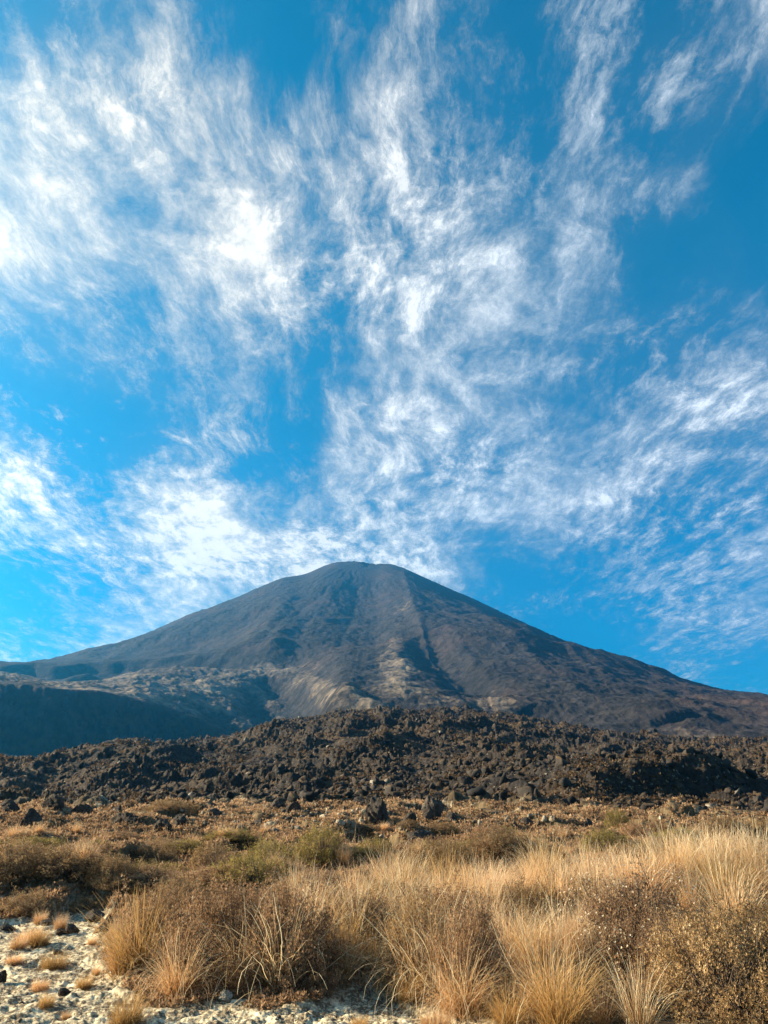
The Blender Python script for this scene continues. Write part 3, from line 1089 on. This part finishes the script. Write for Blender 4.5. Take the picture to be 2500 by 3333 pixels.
# tussocks
put_tussock(300, 2099, 150, "golden olive tussock leaning over the gravel at the thicket's left end", 'tall', G_GOLD, wide=1.15)
put_tussock(262, 2097, 85, "short straw tussock at the foot of the golden one on the left", 'arching', G_STRAW)
put_tussock(330, 2050, 120, "dark olive tussock behind the golden one on the left", 'tall', G_GOLD)
put_tussock(385, 2152, 120, "straw tussock with drooping blades in front of the broad pink bush", 'arching', G_STRAW, stalks='arch')
put_tussock(520, 2137, 150, "tussock with a spray of long white stalks over the broad pink bush", 'thin', G_STRAW, stalks='arch')
put_tussock(600, 2137, 165, "thin tussock with crooked pale stalks left of the tall straw sheaf", 'thin', G_STRAW, stalks='arch')
put_tussock(640, 2000, 125, "tall pale straw sheaf at the left of the grass stand", 'tall', G_STRAW, stalks='up')
put_tussock(675, 2040, 130, "bright straw sheaf leaning right beside the tall pale one", 'tall', G_STRAW, stalks='up')
put_tussock(720, 2095, 140, "orange straw sheaf at the edge of the dark hollow", 'tall', G_GOLD)
put_tussock(770, 2060, 130, "dense straw sheaf above the middle of the dark hollow", 'tall', G_STRAW, stalks='arch')
put_tussock(800, 2095, 90, "rounded golden tussock on the right lip of the dark hollow", 'arching', G_GOLD)
put_tussock(760, 1965, 95, "straw sheaf behind the grass stand, under the olive cushion", 'tall', G_STRAW)
put_tussock(745, 2107, 85, "drooping tussock hanging white blades into the dark hollow", 'thin', G_STRAW, stalks='arch')
put_tussock(840, 1935, 100, "slender sheaf standing alone against the dark shrubs in the middle", 'tall', G_STRAW, stalks='up')
put_tussock(868, 1945, 80, "smaller sheaf leaning on the slender one in the middle", 'tall', G_GOLD)
put_tussock(905, 2137, 160, "fountain of pale arching blades over the golden brown bush", 'arching', G_STRAW, stalks='arch')
put_tussock(955, 2147, 175, "long white blades trailing down beside the tall dark gap", 'thin', G_STRAW, stalks='arch')
put_tussock(1000, 2190, 130, "brown arching tussock at the foot of the tall dark gap", 'arching', G_STRAW, stalks='arch')
put_tussock(890, 2162, 60, "rust coloured tuft at the gravel's edge under the golden brown bush", 'low', G_GOLD, wide=.8)
put_tussock(1100, 2215, 95, "golden rounded tussock at the bottom edge left of the big bleached one", 'arching', G_GOLD)
put_tussock(1185, 2190, 178, "big bleached tussock arching in the lower right of the thicket", 'arching', G_STRAW, stalks='arch', wide=.85)
put_tussock(1215, 2225, 150, "orange brown tussock at the bottom edge under the big bleached one", 'tall', G_GOLD)
put_tussock(1385, 2235, 130, "stiff pale stalks rising from the bottom edge by the black hollow", 'thin', G_STRAW, stalks='up')
put_tussock(1300, 2225, 90, "thin pale tuft at the bottom edge under the black hollow", 'thin', G_STRAW)
put_tussock(940, 2225, 45, "small straw tuft on the gravel at the bottom middle", 'low', G_STRAW, wide=1.0)
put_tussock(775, 2222, 24, "tiny yellow tuft cut by the bottom edge of the gravel", 'low', G_GOLD, wide=1.4)
put_tussock(1595, 2035, 125, "wispy tussock between the dusky bush and the golden corner bush", 'tall', G_STRAW, stalks='up')
put_tussock(1530, 2070, 90, "thin wispy tussock left of the golden corner bush", 'thin', G_STRAW)
STAND = "straw tussock in the dense grass stand across the right of the heath"
stand_rng = random.Random(21)
for i in range(52):
    x = 830 + (i + stand_rng.uniform(0, 1)) / 52 * 860
    y = stand_rng.uniform(1935, 2012) - max(0, (x - 1100)) * .045
    h = stand_rng.uniform(78, 122) + max(0, x - 1150) * .05
    big = stand_rng.random()
    put_tussock(x, y, h, STAND, 'tall' if big > .25 else 'arching', G_STRAW if stand_rng.random() > .22 else G_GOLD,
                "grass stand on the right", 'up' if stand_rng.random() > .45 else None, stand_rng.uniform(.8, 1.15))
for i in range(16):
    x = 1440 + i * 15 + stand_rng.uniform(-8, 8)
    put_tussock(x, stand_rng.uniform(1925, 1950), stand_rng.uniform(92, 132), "tall wispy tussock in the grass at the right edge, before the dark bank",
                'thin' if i % 3 else 'tall', G_STRAW, "tall wispy grass at the right edge", 'up', 1.0)

front_rng = random.Random(55)
for i in range(34):
    x = 590 + (i + front_rng.uniform(0, 1)) / 34 * 800
    y = front_rng.uniform(2010, 2105)
    if 690 < x < 865 or 915 < x < 990:
        y = min(y, 2040)
    put_tussock(x, y, front_rng.uniform(88, 128), "feathery straw tussock pushing up through the front heath bushes", 'tall' if front_rng.random() > .4 else 'arching',
                G_STRAW if front_rng.random() > .2 else G_GOLD, "feathery grass among the front bushes", 'arch' if front_rng.random() > .4 else 'up', front_rng.uniform(.85, 1.1))
for (x, y, w, h, lab) in [(20, 1935, 150, 60, "golden brown heath mound at the left edge above the gravel"), (140, 1915, 150, 48, "brown heath mound at the back of the gravel on the left"),
                          (60, 1985, 120, 34, "low grey brown heath mat creeping over the upper gravel at the left"), (235, 1940, 90, 50, "brown heath mound at the gravel's upper right corner"),
                          (190, 1972, 80, 24, "low heath mat by the broad pale topped rock")]:
    put_bush(x, y, w, h, H_GOLD, lab, None, LOWBUSH, .8, "cushion_shrub")
# tufts on the bare gravel
put_tussock(272, 2214, 58, "bristly olive tuft on the gravel at the bottom left", 'low', G_GOLD, wide=1.15)
put_tussock(116, 2091, 33, "round brown tuft standing on a dark pedestal on the open gravel", 'low', G_GOLD, wide=1.0)
put_tussock(85, 2141, 24, "flat straw tuft on the gravel near the left edge, below the round brown one", 'low', G_STRAW, wide=1.2)
put_tussock(181, 2136, 27, "small olive tuft on the gravel left of the thicket's end", 'low', G_GOLD, wide=1.0)
put_tussock(100, 2176, 27, "little orange tuft on the gravel near the bottom left", 'low', G_GOLD, wide=.7)
put_tussock(143, 2201, 15, "tiny brown tuft on the gravel by the bristly olive one", 'low', G_STRAW, wide=1.0)
put_tussock(199, 2041, 17, "tiny straw tuft on the upper gravel, in front of the dark stones", 'low', G_STRAW, wide=1.0)
put_tussock(82, 2045, 38, "spiky tuft at the front of the clump of tufts on the upper gravel", 'low', G_GOLD, wide=.8)
put_tussock(60, 2040, 36, "widest tuft in the clump on the upper gravel near the left edge", 'low', G_STRAW, wide=.9)
put_tussock(38, 2048, 24, "brown tuft at the left of the clump on the upper gravel", 'low', G_STRAW, wide=1.0)
put_tussock(207, 2106, 18, "faint dry tuft beside the thicket's left end", 'low', G_STRAW, wide=1.0)
put_tussock(130, 2006, 30, "straw tuft at the heath's edge above the upper gravel", 'low', G_STRAW, wide=.9)
put_tussock(85, 1998, 27, "grey straw tuft at the heath's edge near the left", 'low', G_STRAW, wide=.9)
put_tussock(255, 2028, 38, "dry feathery tuft between the dark stones and the thicket", 'low', G_STRAW, wide=.9)
put_tussock(30, 2082, 20, "half bare crusted tuft at the left edge of the gravel", 'low', G_STRAW, wide=1.1)

# cushions and shrubs out on the heath
put_bush(580, 1880, 130, 62, H_OLIVE, "rounded olive cushion shrub left of the middle of the heath", None, LOWBUSH, .8, "cushion_shrub")
put_bush(690, 1878, 120, 60, H_OLIVE, "olive cushion shrub whose right half is in dark shade", None, LOWBUSH, .8, "cushion_shrub")
put_bush(540, 1935, 170, 46, H_OLIVE, "low flat yellow olive cushion in front of the rounded olive ones", None, LOWBUSH, .8, "cushion_shrub")
put_bush(460, 1895, 110, 52, H_BROWN, "brown cushion shrub left of the olive cushions", None, LOWBUSH, .8, "cushion_shrub")
put_bush(1305, 1850, 110, 42, H_OLIVE, "yellow green cushion shrub right of centre behind the grass stand", None, LOWBUSH, .8, "cushion_shrub")
put_bush(1420, 1862, 80, 26, H_OLIVE, "small yellow green cushion right of the larger yellow green one", None, LOWBUSH, .8, "cushion_shrub")
put_bush(1090, 1815, 60, 20, H_OLIVE, "thin olive cushion on the far heath in the middle", None, LOWBUSH, .8, "cushion_shrub")
put_bush(1335, 1790, 50, 34, H_OLIVE, "olive shrub in front of the lava's dark bank", None, LOWBUSH, .8, "cushion_shrub")
put_bush(955, 1870, 130, 46, H_BROWN, "dark brown shrub behind the slender sheaf", None, LOWBUSH, .8, "cushion_shrub")
put_bush(1080, 1885, 150, 44, H_BROWN, "brown shrub behind the grass stand in the middle", None, LOWBUSH, .8, "cushion_shrub")
put_bush(340, 1875, 90, 46, H_BROWN, "brown cushion with a deep shaded front on the left heath", None, LOWBUSH, .8, "cushion_shrub")
put_bush(60, 1900, 110, 36, H_BROWN, "brown cushion on the left heath near the picture's edge", None, LOWBUSH, .8, "cushion_shrub")
put_bush(370, 1752, 105, 24, H_GOLD, "tan grassy hump at the foot of the lava", None, LOWBUSH, .8, "cushion_shrub")
mid_rng = random.Random(33)
for i in range(60):
    x = mid_rng.uniform(-20, 800)
    y = mid_rng.uniform(1800, 1968)
    if y > 1875 and x < 250:
        continue
    s = (y - 1700) / 200
    put_bush(x, y, mid_rng.uniform(80, 165) * s, mid_rng.uniform(15, 29) * s, mid_rng.choice([H_LIGHT, H_GOLD, H_LIGHT, H_OLIVE]),
             "low brown cushion in the carpet of heath on the left", "low cushions of the left heath", LOWBUSH, .85, "cushion_shrub")
for i in range(46):
    x = mid_rng.uniform(780, 1680)
    y = mid_rng.uniform(1790, 1905)
    s = (y - 1700) / 200
    put_bush(x, y, mid_rng.uniform(90, 170) * s, mid_rng.uniform(28, 48) * s, mid_rng.choice([H_BROWN, H_BROWN, H_PINK, H_OLIVE]),
             "low dark cushion on the heath between the grass stand and the lava", "low cushions behind the grass stand", LOWBUSH, .85, "cushion_shrub")
for (x, y, h, lab) in [(183, 1878, 46, "lone straw sheaf on the left heath"), (165, 1862, 30, "pale stubby sheaf left of the lone straw sheaf"),
                       (30, 1812, 30, "straw sheaf at the left edge of the far heath"), (85, 1800, 22, "bleached sheaf on the far left heath by a dark rock"),
                       (165, 1805, 26, "pale sheaf on the far heath below two dark rocks"), (415, 1832, 34, "straw sheaf on the far heath left of the pale stones"),
                       (480, 1812, 28, "feathery sheaf on the far heath below the pale stones"), (500, 1815, 30, "bright feathery sheaf on the far heath below the pale stones"),
                       (570, 1800, 24, "straw sheaf among the pale stones"), (475, 1890, 40, "thin sheaf before the brown cushion left of the olive ones"),
                       (590, 1880, 34, "yellow sheaf growing out of the rounded olive cushion"), (745, 1870, 46, "straw sheaf in the shade right of the olive cushions"),
                       (830, 1795, 22, "small sheaf in front of the big black boulder"), (905, 1850, 40, "thin brown sheaf behind the slender one in the middle"),
                       (1120, 1815, 24, "small straw sheaf on the far heath right of the grey boulder"), (1215, 1815, 30, "broad pale sheaf on the far heath right of centre"),
                       (1230, 1850, 32, "brown sheaf in front of the broad pale one"), (1400, 1835, 32, "pale sheaf right of the yellow green cushion"),
                       (1010, 1850, 26, "small sheaf among dark shrubs in the middle"), (300, 1870, 24, "little straw sheaf on the left heath right of the lone one"),
                       (1070, 1930, 70, "straw sheaf at the back of the grass stand in the middle")]:
    put_tussock(x, y, h, lab, 'tall', G_STRAW, wide=1.25)


# ------------------------------------------------------------------ rocks
def rock_material(name, dark, light, fleck, scale=1.0):
    m, N = mat_new(name)
    P = N.v('SCALE', N.new('ShaderNodeTexCoord').outputs['Object'], scale=scale)
    a = N.noise(P, 2.2, 8.0, 0.66)
    b = N.noise(P, 7.0, 6.0, 0.65)
    c = N.mix(N.rng(a, .36, .64), dark, light)
    c = N.mix(N.m('MULTIPLY', N.rng(b, .60, .66), .8), c, fleck)
    bump = N.new('ShaderNodeBump', {'Strength': .8, 'Distance': .12, 'Height': N.m('MULTIPLY_ADD', b, .5, a)})
    return finish(m, N, c, .92, bump.outputs[0], .2)


R_BLACK = rock_material("black_lava_rock", (0.020, 0.017, 0.016), (0.085, 0.066, 0.054), (0.22, 0.170, 0.12))
R_GREY = rock_material("grey_lava_rock", (0.030, 0.025, 0.022), (0.12, 0.095, 0.078), (0.06, 0.05, 0.045))
R_PALE = rock_material("pale_stone", (0.30, 0.26, 0.20), (0.58, 0.52, 0.42), (0.16, 0.12, 0.09))


def ico(sub):
    bm = bmesh.new()
    bmesh.ops.create_icosphere(bm, subdivisions=sub, radius=1.0)
    v = np.array([x.co[:] for x in bm.verts])
    f = np.array([[q.index for q in p.verts] for p in bm.faces])
    bm.free()
    return v, f


def rock_shape(v, seed, cuts=9, rough=.10):
    """chop a ball with random planes, then roughen it"""
    rng = np.random.default_rng(seed)
    v = v.copy()
    for _ in range(cuts):
        n = rng.normal(0, 1, 3)
        n /= np.linalg.norm(n)
        d = rng.uniform(.40, .82)
        h = v @ n - d
        v = np.where((h > 0)[:, None], v - n * h[:, None] * .92, v)
    u = v / np.linalg.norm(v, axis=1, keepdims=True)
    r = fbm(u[:, 0] * 2.3 + u[:, 2] * 1.7 + seed, u[:, 1] * 2.3 - u[:, 2] * 1.9, 4, 700 + seed, .55)
    r2 = ridged(u[:, 0] * 3 + u[:, 2] * 2.1 + seed, u[:, 1] * 3 - u[:, 2] * 2.6, 3, 720 + seed)
    return v * (1 + rough * r + rough * .6 * (r2 - .6))[:, None]


def boulder_mesh(name, seed, stretch, cuts=9, rough=.14):
    v, f = ico(5)
    v = rock_shape(v, seed, cuts, rough) * np.array(stretch)
    return mesh_from(name, v, None, f, smooth=False)


BOULDER = [boulder_mesh("boulder", 60 + i, (1, .9, .8 + .15 * (i % 3)), 9 + i % 4, .10) for i in range(5)]
PEAKED = boulder_mesh("boulder", 71, (1.0, .9, 1.05), 12, .12)
SLANTED = boulder_mesh("boulder", 74, (1.05, .8, .85), 14, .12)


def put_boulder(px, py, w, h, mat, label, me=None, cat="boulder", name="lava_boulder", tilt=0.0):
    p, k = at(px, py)
    rx, hz = w * k / 2, h * k
    c = p + Vector((p.x, p.y, 0)).normalized() * rx * .7
    o = link(name, with_mat(me or prng.choice(BOULDER), mat))
    o.location = (c.x, c.y, float(ground_z(c.x, c.y)[0]) * 0 + p.z + hz * .30)
    o.scale = (rx * 1.12, rx, hz * .78)
    o.rotation_euler = (0, tilt, prng.uniform(0, 6.28) if me is None else 0.6)
    o['label'] = label
    o['category'] = cat
    return o


put_boulder(815, 1776, 66, 58, R_BLACK, "big jagged black boulder alone in front of the lava, right of the pale stones", PEAKED)
put_boulder(936, 1772, 52, 48, R_GREY, "grey layered boulder with a lit slanting face in front of the lava", SLANTED, tilt=.35)
put_boulder(886, 1782, 34, 26, R_BLACK, "low black boulder between the big jagged one and the grey layered one")
put_boulder(980, 1776, 36, 18, R_BLACK, "flat black boulder touching the right side of the grey layered one")
for (x, y, w, h, lab) in [(117, 1748, 42, 30, "rounded black boulder on the left at the foot of the lava"),
                          (172, 1730, 36, 24, "black boulder with a flat top, right of the rounded one on the left"),
                          (180, 1762, 38, 24, "black block in front of the flat topped boulder on the left"),
                          (65, 1790, 36, 30, "pyramid shaped black boulder near the left edge of the far heath"),
                          (24, 1752, 46, 20, "long low boulder at the left edge in front of the lava"),
                          (275, 1782, 62, 26, "wide black boulder lying on the far heath left of the pale stones"),
                          (250, 1758, 26, 18, "small black boulder behind the wide one on the left"),
                          (350, 1800, 30, 28, "upright black boulder below the tan grassy hump"),
                          (384, 1788, 32, 26, "squat black boulder right of the upright one below the tan hump"),
                          (600, 1752, 38, 26, "brown black boulder behind the pale stones"),
                          (634, 1756, 28, 26, "pointed dark boulder beside the brown black one behind the pale stones"),
                          (747, 1732, 34, 24, "dark boulder on the slope left of the big jagged one"),
                          (774, 1740, 28, 20, "dark boulder close behind the big jagged one"),
                          (556, 1786, 28, 16, "dark boulder half sunk among the pale stones"),
                          (905, 1818, 60, 26, "dark rock hump on the far heath below the grey layered boulder"),
                          (1268, 1790, 26, 18, "small dark boulder in front of the lava right of centre"),
                          (1140, 1784, 30, 18, "dark boulder at the lava's foot between the grey boulder and the dark bank"),
                          (1480, 1830, 60, 30, "dark boulder in the shade of the lava bank behind the tall grass"),
                          (460, 1762, 30, 16, "flat dark boulder right of the tan grassy hump")]:
    put_boulder(x, y, w, h, R_BLACK, lab)

# stones on the gravel
STONE = [boulder_mesh("stone", 80 + i, (1, .85, .8), 7, .08) for i in range(3)]
for (x, y, w, h, mat, lab) in [(140, 2152, 21, 15, R_BLACK, "dark round stone on the gravel between two olive tufts"),
                               (232, 2006, 17, 23, R_BLACK, "upright dark stone at the edge of the heath, rear of a pair"),
                               (224, 2014, 24, 15, R_BLACK, "flat dark stone at the edge of the heath, front of a pair"),
                               (156, 2018, 22, 20, R_GREY, "grey stone with a pale lit top on the upper gravel"),
                               (134, 2020, 20, 13, R_BLACK, "dark flat stone left of the grey stone on the upper gravel"),
                               (200, 1994, 40, 20, R_GREY, "broad pale topped rock at the back of the gravel by the heath"),
                               (105, 2000, 26, 12, R_GREY, "low grey rock at the back of the gravel on the left"),
                               (4, 2124, 16, 18, R_BLACK, "dark stone cut by the left edge of the gravel"),
                               (485, 2168, 30, 20, R_PALE, "pale stone at the foot of the front thicket"),
                               (126, 2063, 16, 9, R_BLACK, "brown stone behind the round brown tuft"),
                               (255, 2176, 20, 10, R_PALE, "small pale stone behind the bristly olive tuft"),
                               (18, 2012, 22, 14, R_BLACK, "dark stone at the left edge of the upper gravel")]:
    put_boulder(x, y, w, h, mat, lab, prng.choice(STONE), "stone", "loose_stone")


# ------------------------------------------------------------------ things nobody could count
def stuff(name, me, mat):
    o = link(name, me, mat)
    o['kind'] = 'stuff'
    return o


def rot_batch(rng, n):
    q = rng.normal(0, 1, (n, 4))
    q /= np.linalg.norm(q, axis=1, keepdims=True)
    w, x, y, z = q.T
    return np.stack([np.stack([1 - 2 * (y * y + z * z), 2 * (x * y - z * w), 2 * (x * z + y * w)], -1),
                     np.stack([2 * (x * y + z * w), 1 - 2 * (x * x + z * z), 2 * (y * z - x * w)], -1),
                     np.stack([2 * (x * z - y * w), 2 * (y * z + x * w), 1 - 2 * (x * x + y * y)], -1)], 1)


def scatter_rocks(name, X, Y, Z, size, mat, seed, sub=2, sink=.25, cuts=8, tone=None):
    rng = np.random.default_rng(seed)
    n = len(X)
    v0, f0 = ico(sub)
    protos = np.stack([rock_shape(v0, 500 + seed * 10 + i, cuts, .30) for i in range(8)])
    pick = rng.integers(0, 8, n)
    V = protos[pick] * np.stack([rng.uniform(.8, 1.5, n), rng.uniform(.6, 1.1, n), rng.uniform(.5, 1.1, n)], 1)[:, None]
    V = np.einsum('nij,nvj->nvi', rot_batch(rng, n), V)
    V = V * size[:, None, None] + np.stack([X, Y, Z + size * (.5 - sink)], 1)[:, None]
    F = (f0[None] + (np.arange(n) * len(v0))[:, None, None]).reshape(-1, 3)
    tn = np.repeat(rng.uniform(0, 1, n) if tone is None else tone, len(v0))
    return stuff(name, mesh_from(name, V.reshape(-1, 3), None, F, attrs={'tone': tn}, smooth=False), mat)


def rubble_material(name, c0, c1, c2, at0, moss=None):
    m, N = mat_new(name)
    P = N.new('ShaderNodeNewGeometry').outputs['Position']
    r = attr(N, 'tone')
    a = N.noise(P, 1.6, 7.0, .66)
    c = N.mix(N.rng(N.m('MULTIPLY_ADD', r, .4, N.m('MULTIPLY', a, .6)), .3, .7), c0, c1)
    c = N.mix(N.rng(r, at0, at0 + .02), c, c2)
    if moss:
        up = N.new('ShaderNodeSeparateXYZ', {0: N.new('ShaderNodeNewGeometry').outputs['Normal']}).outputs[2]
        c = N.mix(N.m('MULTIPLY', N.rng(up, .45, .8), N.rng(N.noise(P, .35, 5.0, .6), .48, .58)), c, moss)
    bump = N.new('ShaderNodeBump', {'Strength': .7, 'Distance': .15, 'Height': a})
    return finish(m, N, c, .92, bump.outputs[0], .2)


rng = np.random.default_rng(5)
n = 34000
A = np.radians(rng.uniform(-33, 33, n))
D = 37 * (395 / 37) ** (rng.uniform(0, 1, n) ** .9)
X, Y = D * np.sin(A), D * np.cos(A)
zz, gg, ll = ground_parts(X, Y)
keep = (ll > .5) & (fbm(X / 14, Y / 14, 3, 801) + rng.uniform(-.5, .5, n) > -.25)
X, Y, D = X[keep], Y[keep], D[keep]
Z = ground_z(X, Y)
size = (.12 + .60 * rng.uniform(0, 1, len(X)) ** 6.0) * (.8 + .9 * sstep(70, 330, D))
scatter_rocks("lava_rubble", X, Y, Z, size, rubble_material("lava_rubble", (.012, .011, .011), (.046, .037, .032), (.26, .22, .18), .978, (.085, .053, .028)), 1, 2, .25, 15)

# pale weathered stones between heath and lava
pts = []
for (cx, cy, sx, sy, k) in [(640, 1755, 55, 12, 80), (730, 1765, 75, 9, 90), (560, 1785, 55, 6, 60), (870, 1795, 90, 8, 60), (1020, 1775, 80, 8, 70), (1190, 1765, 70, 8, 40), (470, 1770, 50, 6, 30), (150, 1720, 90, 10, 25), (1480, 1770, 60, 12, 20)]:
    for _ in range(k):
        p, _k = at(rng.normal(cx, sx), rng.normal(cy, sy))
        pts.append(p[:])
pts = np.array(pts)
scatter_rocks("pale_stones", pts[:, 0], pts[:, 1], ground_z(pts[:, 0], pts[:, 1]), (.04 + .10 * rng.uniform(0, 1, len(pts)) ** 3), rubble_material("pale_stones", (.17, .14, .10), (.46, .39, .29), (.08, .065, .05), .6), 2, 2, .45, 8)

# grit and crusts on the gravel
n = 9000
A = np.radians(rng.uniform(-33, 10, n))
D = 6.2 * (22 / 6.2) ** rng.uniform(0, 1, n)
X, Y = D * np.sin(A), D * np.cos(A)
zz, gg, ll = ground_parts(X, Y)
keep = (gg > .6) & (fbm(X * 1.6, Y * 1.6, 3, 811) + rng.uniform(-.3, .3, n) > .05)
X, Y, D, zz = X[keep], Y[keep], D[keep], zz[keep]
scatter_rocks("grit", X, Y, zz, (.005 + .012 * rng.uniform(0, 1, len(X)) ** 4) * (.8 + D / 20), rubble_material("grit", (.055, .040, .028), (.17, .13, .09), (.55, .49, .38), .75), 3, 1, .4, 6)

# the carpet of low heath
n = 230000
A = np.radians(rng.uniform(-33, 33, n))
D = 7.0 * (84 / 7.0) ** (rng.uniform(0, 1, n) ** .85)
X, Y = D * np.sin(A), D * np.cos(A)
zz, gg, ll = ground_parts(X, Y)
patch = fbm(X * .23, Y * .23, 4, 821)
dens = np.clip(1.1 - 1.2 * sstep(.25, .55, fbm(X * .55 + 3, Y * .55, 3, 823)) * sstep(22, 36, D), .12, 1)
keep = (gg < .45) & (rng.uniform(0, 1, n) < dens * (1 - .93 * ll))
X, Y, D, zz, patch = X[keep], Y[keep], D[keep], zz[keep], patch[keep]
n = len(X)
pos = np.stack([X, Y, zz + rng.uniform(-.02, .05, n) * (.5 + D / 30)], 1)
ax = rng.normal(0, .8, (n, 3)) + np.array([0, 0, 1.0])
v, f = leaf_quads(rng, pos, ax, 5, 1.0, .0, 50)
# leaves grow with distance so that they stay about a picture point long
v = v.reshape(n, 5, 4, 3)
ln = (.022 + .0025 * D)[:, None, None]
d = v[:, :, 2] - v[:, :, 0]
sd = np.cross(d, rng.normal(0, 1, (n, 5, 3)))
sd /= np.linalg.norm(sd, axis=-1, keepdims=True) + 1e-9
p0 = v[:, :, 0]
tipv = p0 + d * ln
midv = p0 + d * ln * .5
v = np.stack([p0, midv + sd * ln * .22, tipv, midv - sd * ln * .22], 2).reshape(-1, 3)
tone = np.repeat(np.clip(.36 + .32 * patch + rng.uniform(-.28, .34, n), 0, 1), 20)
stuff("heath_ground_cover", mesh_from("heath_ground_cover", v, f, attrs={'tone': tone}, smooth=False),
      heath_material("heath_carpet", (0.105, 0.060, 0.033), (0.36, 0.220, 0.122), (0.56, 0.370, 0.220), (0.60, 0.46, 0.27)))

# dry grass growing through the heath and the thicket
n = 46000
A = np.radians(rng.uniform(-33, 33, n))
D = 8.2 * (78 / 8.2) ** rng.uniform(0, 1, n)
X, Y = D * np.sin(A), D * np.cos(A)
zz, gg, ll = ground_parts(X, Y)
cl = fbm(X * .35, Y * .5, 3, 831) + .35 * sstep(-2, 6, X) * sstep(22, 12, D)
keep = (gg < .3) & (ll < .35) & (cl + rng.uniform(-.35, .35, n) > .28)
X, Y, D, zz = X[keep], Y[keep], D[keep], zz[keep]
n = len(X)
v, f, t, tone = blades(rng, n, .01, 1.0, 16, 60, .008, 4, .10, .5)
k = 10
v = v.reshape(n, k, 3)
hgt = (.22 + .22 * rng.uniform(0, 1, n)) * (.9 + .4 * sstep(10, 14, D) * sstep(26, 16, D))
root = v[:, :1] * np.array([1, 1, 1.0])
c = (v[:, 0::2] + v[:, 1::2]) / 2
half = (v[:, 1::2] - v[:, 0::2]) / 2 * (.8 + D / 40)[:, None, None]
c = c * hgt[:, None, None] + np.stack([X, Y, zz], 1)[:, None]
v = np.stack([c - half, c + half], 2).reshape(-1, 3)
stuff("dry_grass", mesh_from("dry_grass", v, f, attrs={'t': t, 'tone': tone}, smooth=False), G_STRAW)

# brown scrub and moss that grows over the lava
n = 90000
A = np.radians(rng.uniform(-33, 33, n))
D = 38 * (385 / 38) ** rng.uniform(0, 1, n)
X, Y = D * np.sin(A), D * np.cos(A)
pt = fbm(X / 11, Y / 11, 4, 841, .6) + .5 * fbm(X / 60, Y / 60, 2, 843)
keep = pt + rng.uniform(-.25, .25, n) > .32
X, Y, D, pt = X[keep], Y[keep], D[keep], pt[keep]
n = len(X)
ln = (.05 + .0030 * D)
pos = np.stack([X, Y, ground_z(X, Y) + rng.uniform(-.1, .3, n) * ln], 1)
v, f = leaf_quads(rng, pos, rng.normal(0, .6, (n, 3)) + np.array([0, 0, 1.0]), 5, ln[:, None], .0, 55)
v = v.reshape(n, 5, 4, 3)
d = v[:, :, 2] - v[:, :, 0]
sd = np.cross(d, rng.normal(0, 1, (n, 5, 3)))
sd /= np.linalg.norm(sd, axis=-1, keepdims=True) + 1e-9
hw = sd * (ln * .26)[:, None, None]
v = np.stack([v[:, :, 0], v[:, :, 0] + d * .5 + hw, v[:, :, 2], v[:, :, 0] + d * .5 - hw], 2).reshape(-1, 3)
tone = np.repeat(np.clip(.3 + .5 * pt + rng.uniform(-.25, .3, n), 0, 1), 20)
stuff("lava_scrub", mesh_from("lava_scrub", v, f, attrs={'tone': tone}, smooth=False),
      heath_material("lava_scrub", (0.028, 0.017, 0.011), (0.080, 0.047, 0.026), (0.155, 0.096, 0.052), (0.26, 0.19, 0.12)))


# ------------------------------------------------------------------ air
def build_haze():
    m, N = mat_new("haze_air")
    v = N.new('ShaderNodeVolumePrincipled', {'Color': (0.05, 0.46, 1.0, 1), 'Density': 1.2e-4, 'Anisotropy': 0.62})
    o = N.new('ShaderNodeOutputMaterial')
    m.node_tree.links.new(v.outputs[0], o.inputs['Volume'])
    x0, x1, y0, y1, z0, z1 = -4600, 4600, -300, 4900, -30, 960
    vs = [(x, y, z) for x in (x0, x1) for y in (y0, y1) for z in (z0, z1)]
    f = [(0, 1, 3, 2), (4, 6, 7, 5), (0, 4, 5, 1), (2, 3, 7, 6), (0, 2, 6, 4), (1, 5, 7, 3)]
    me = bpy.data.meshes.new("haze")
    me.from_pydata(vs, [], f)
    me.update()
    o = link("haze", me, m)
    o['kind'] = 'stuff'


build_haze()
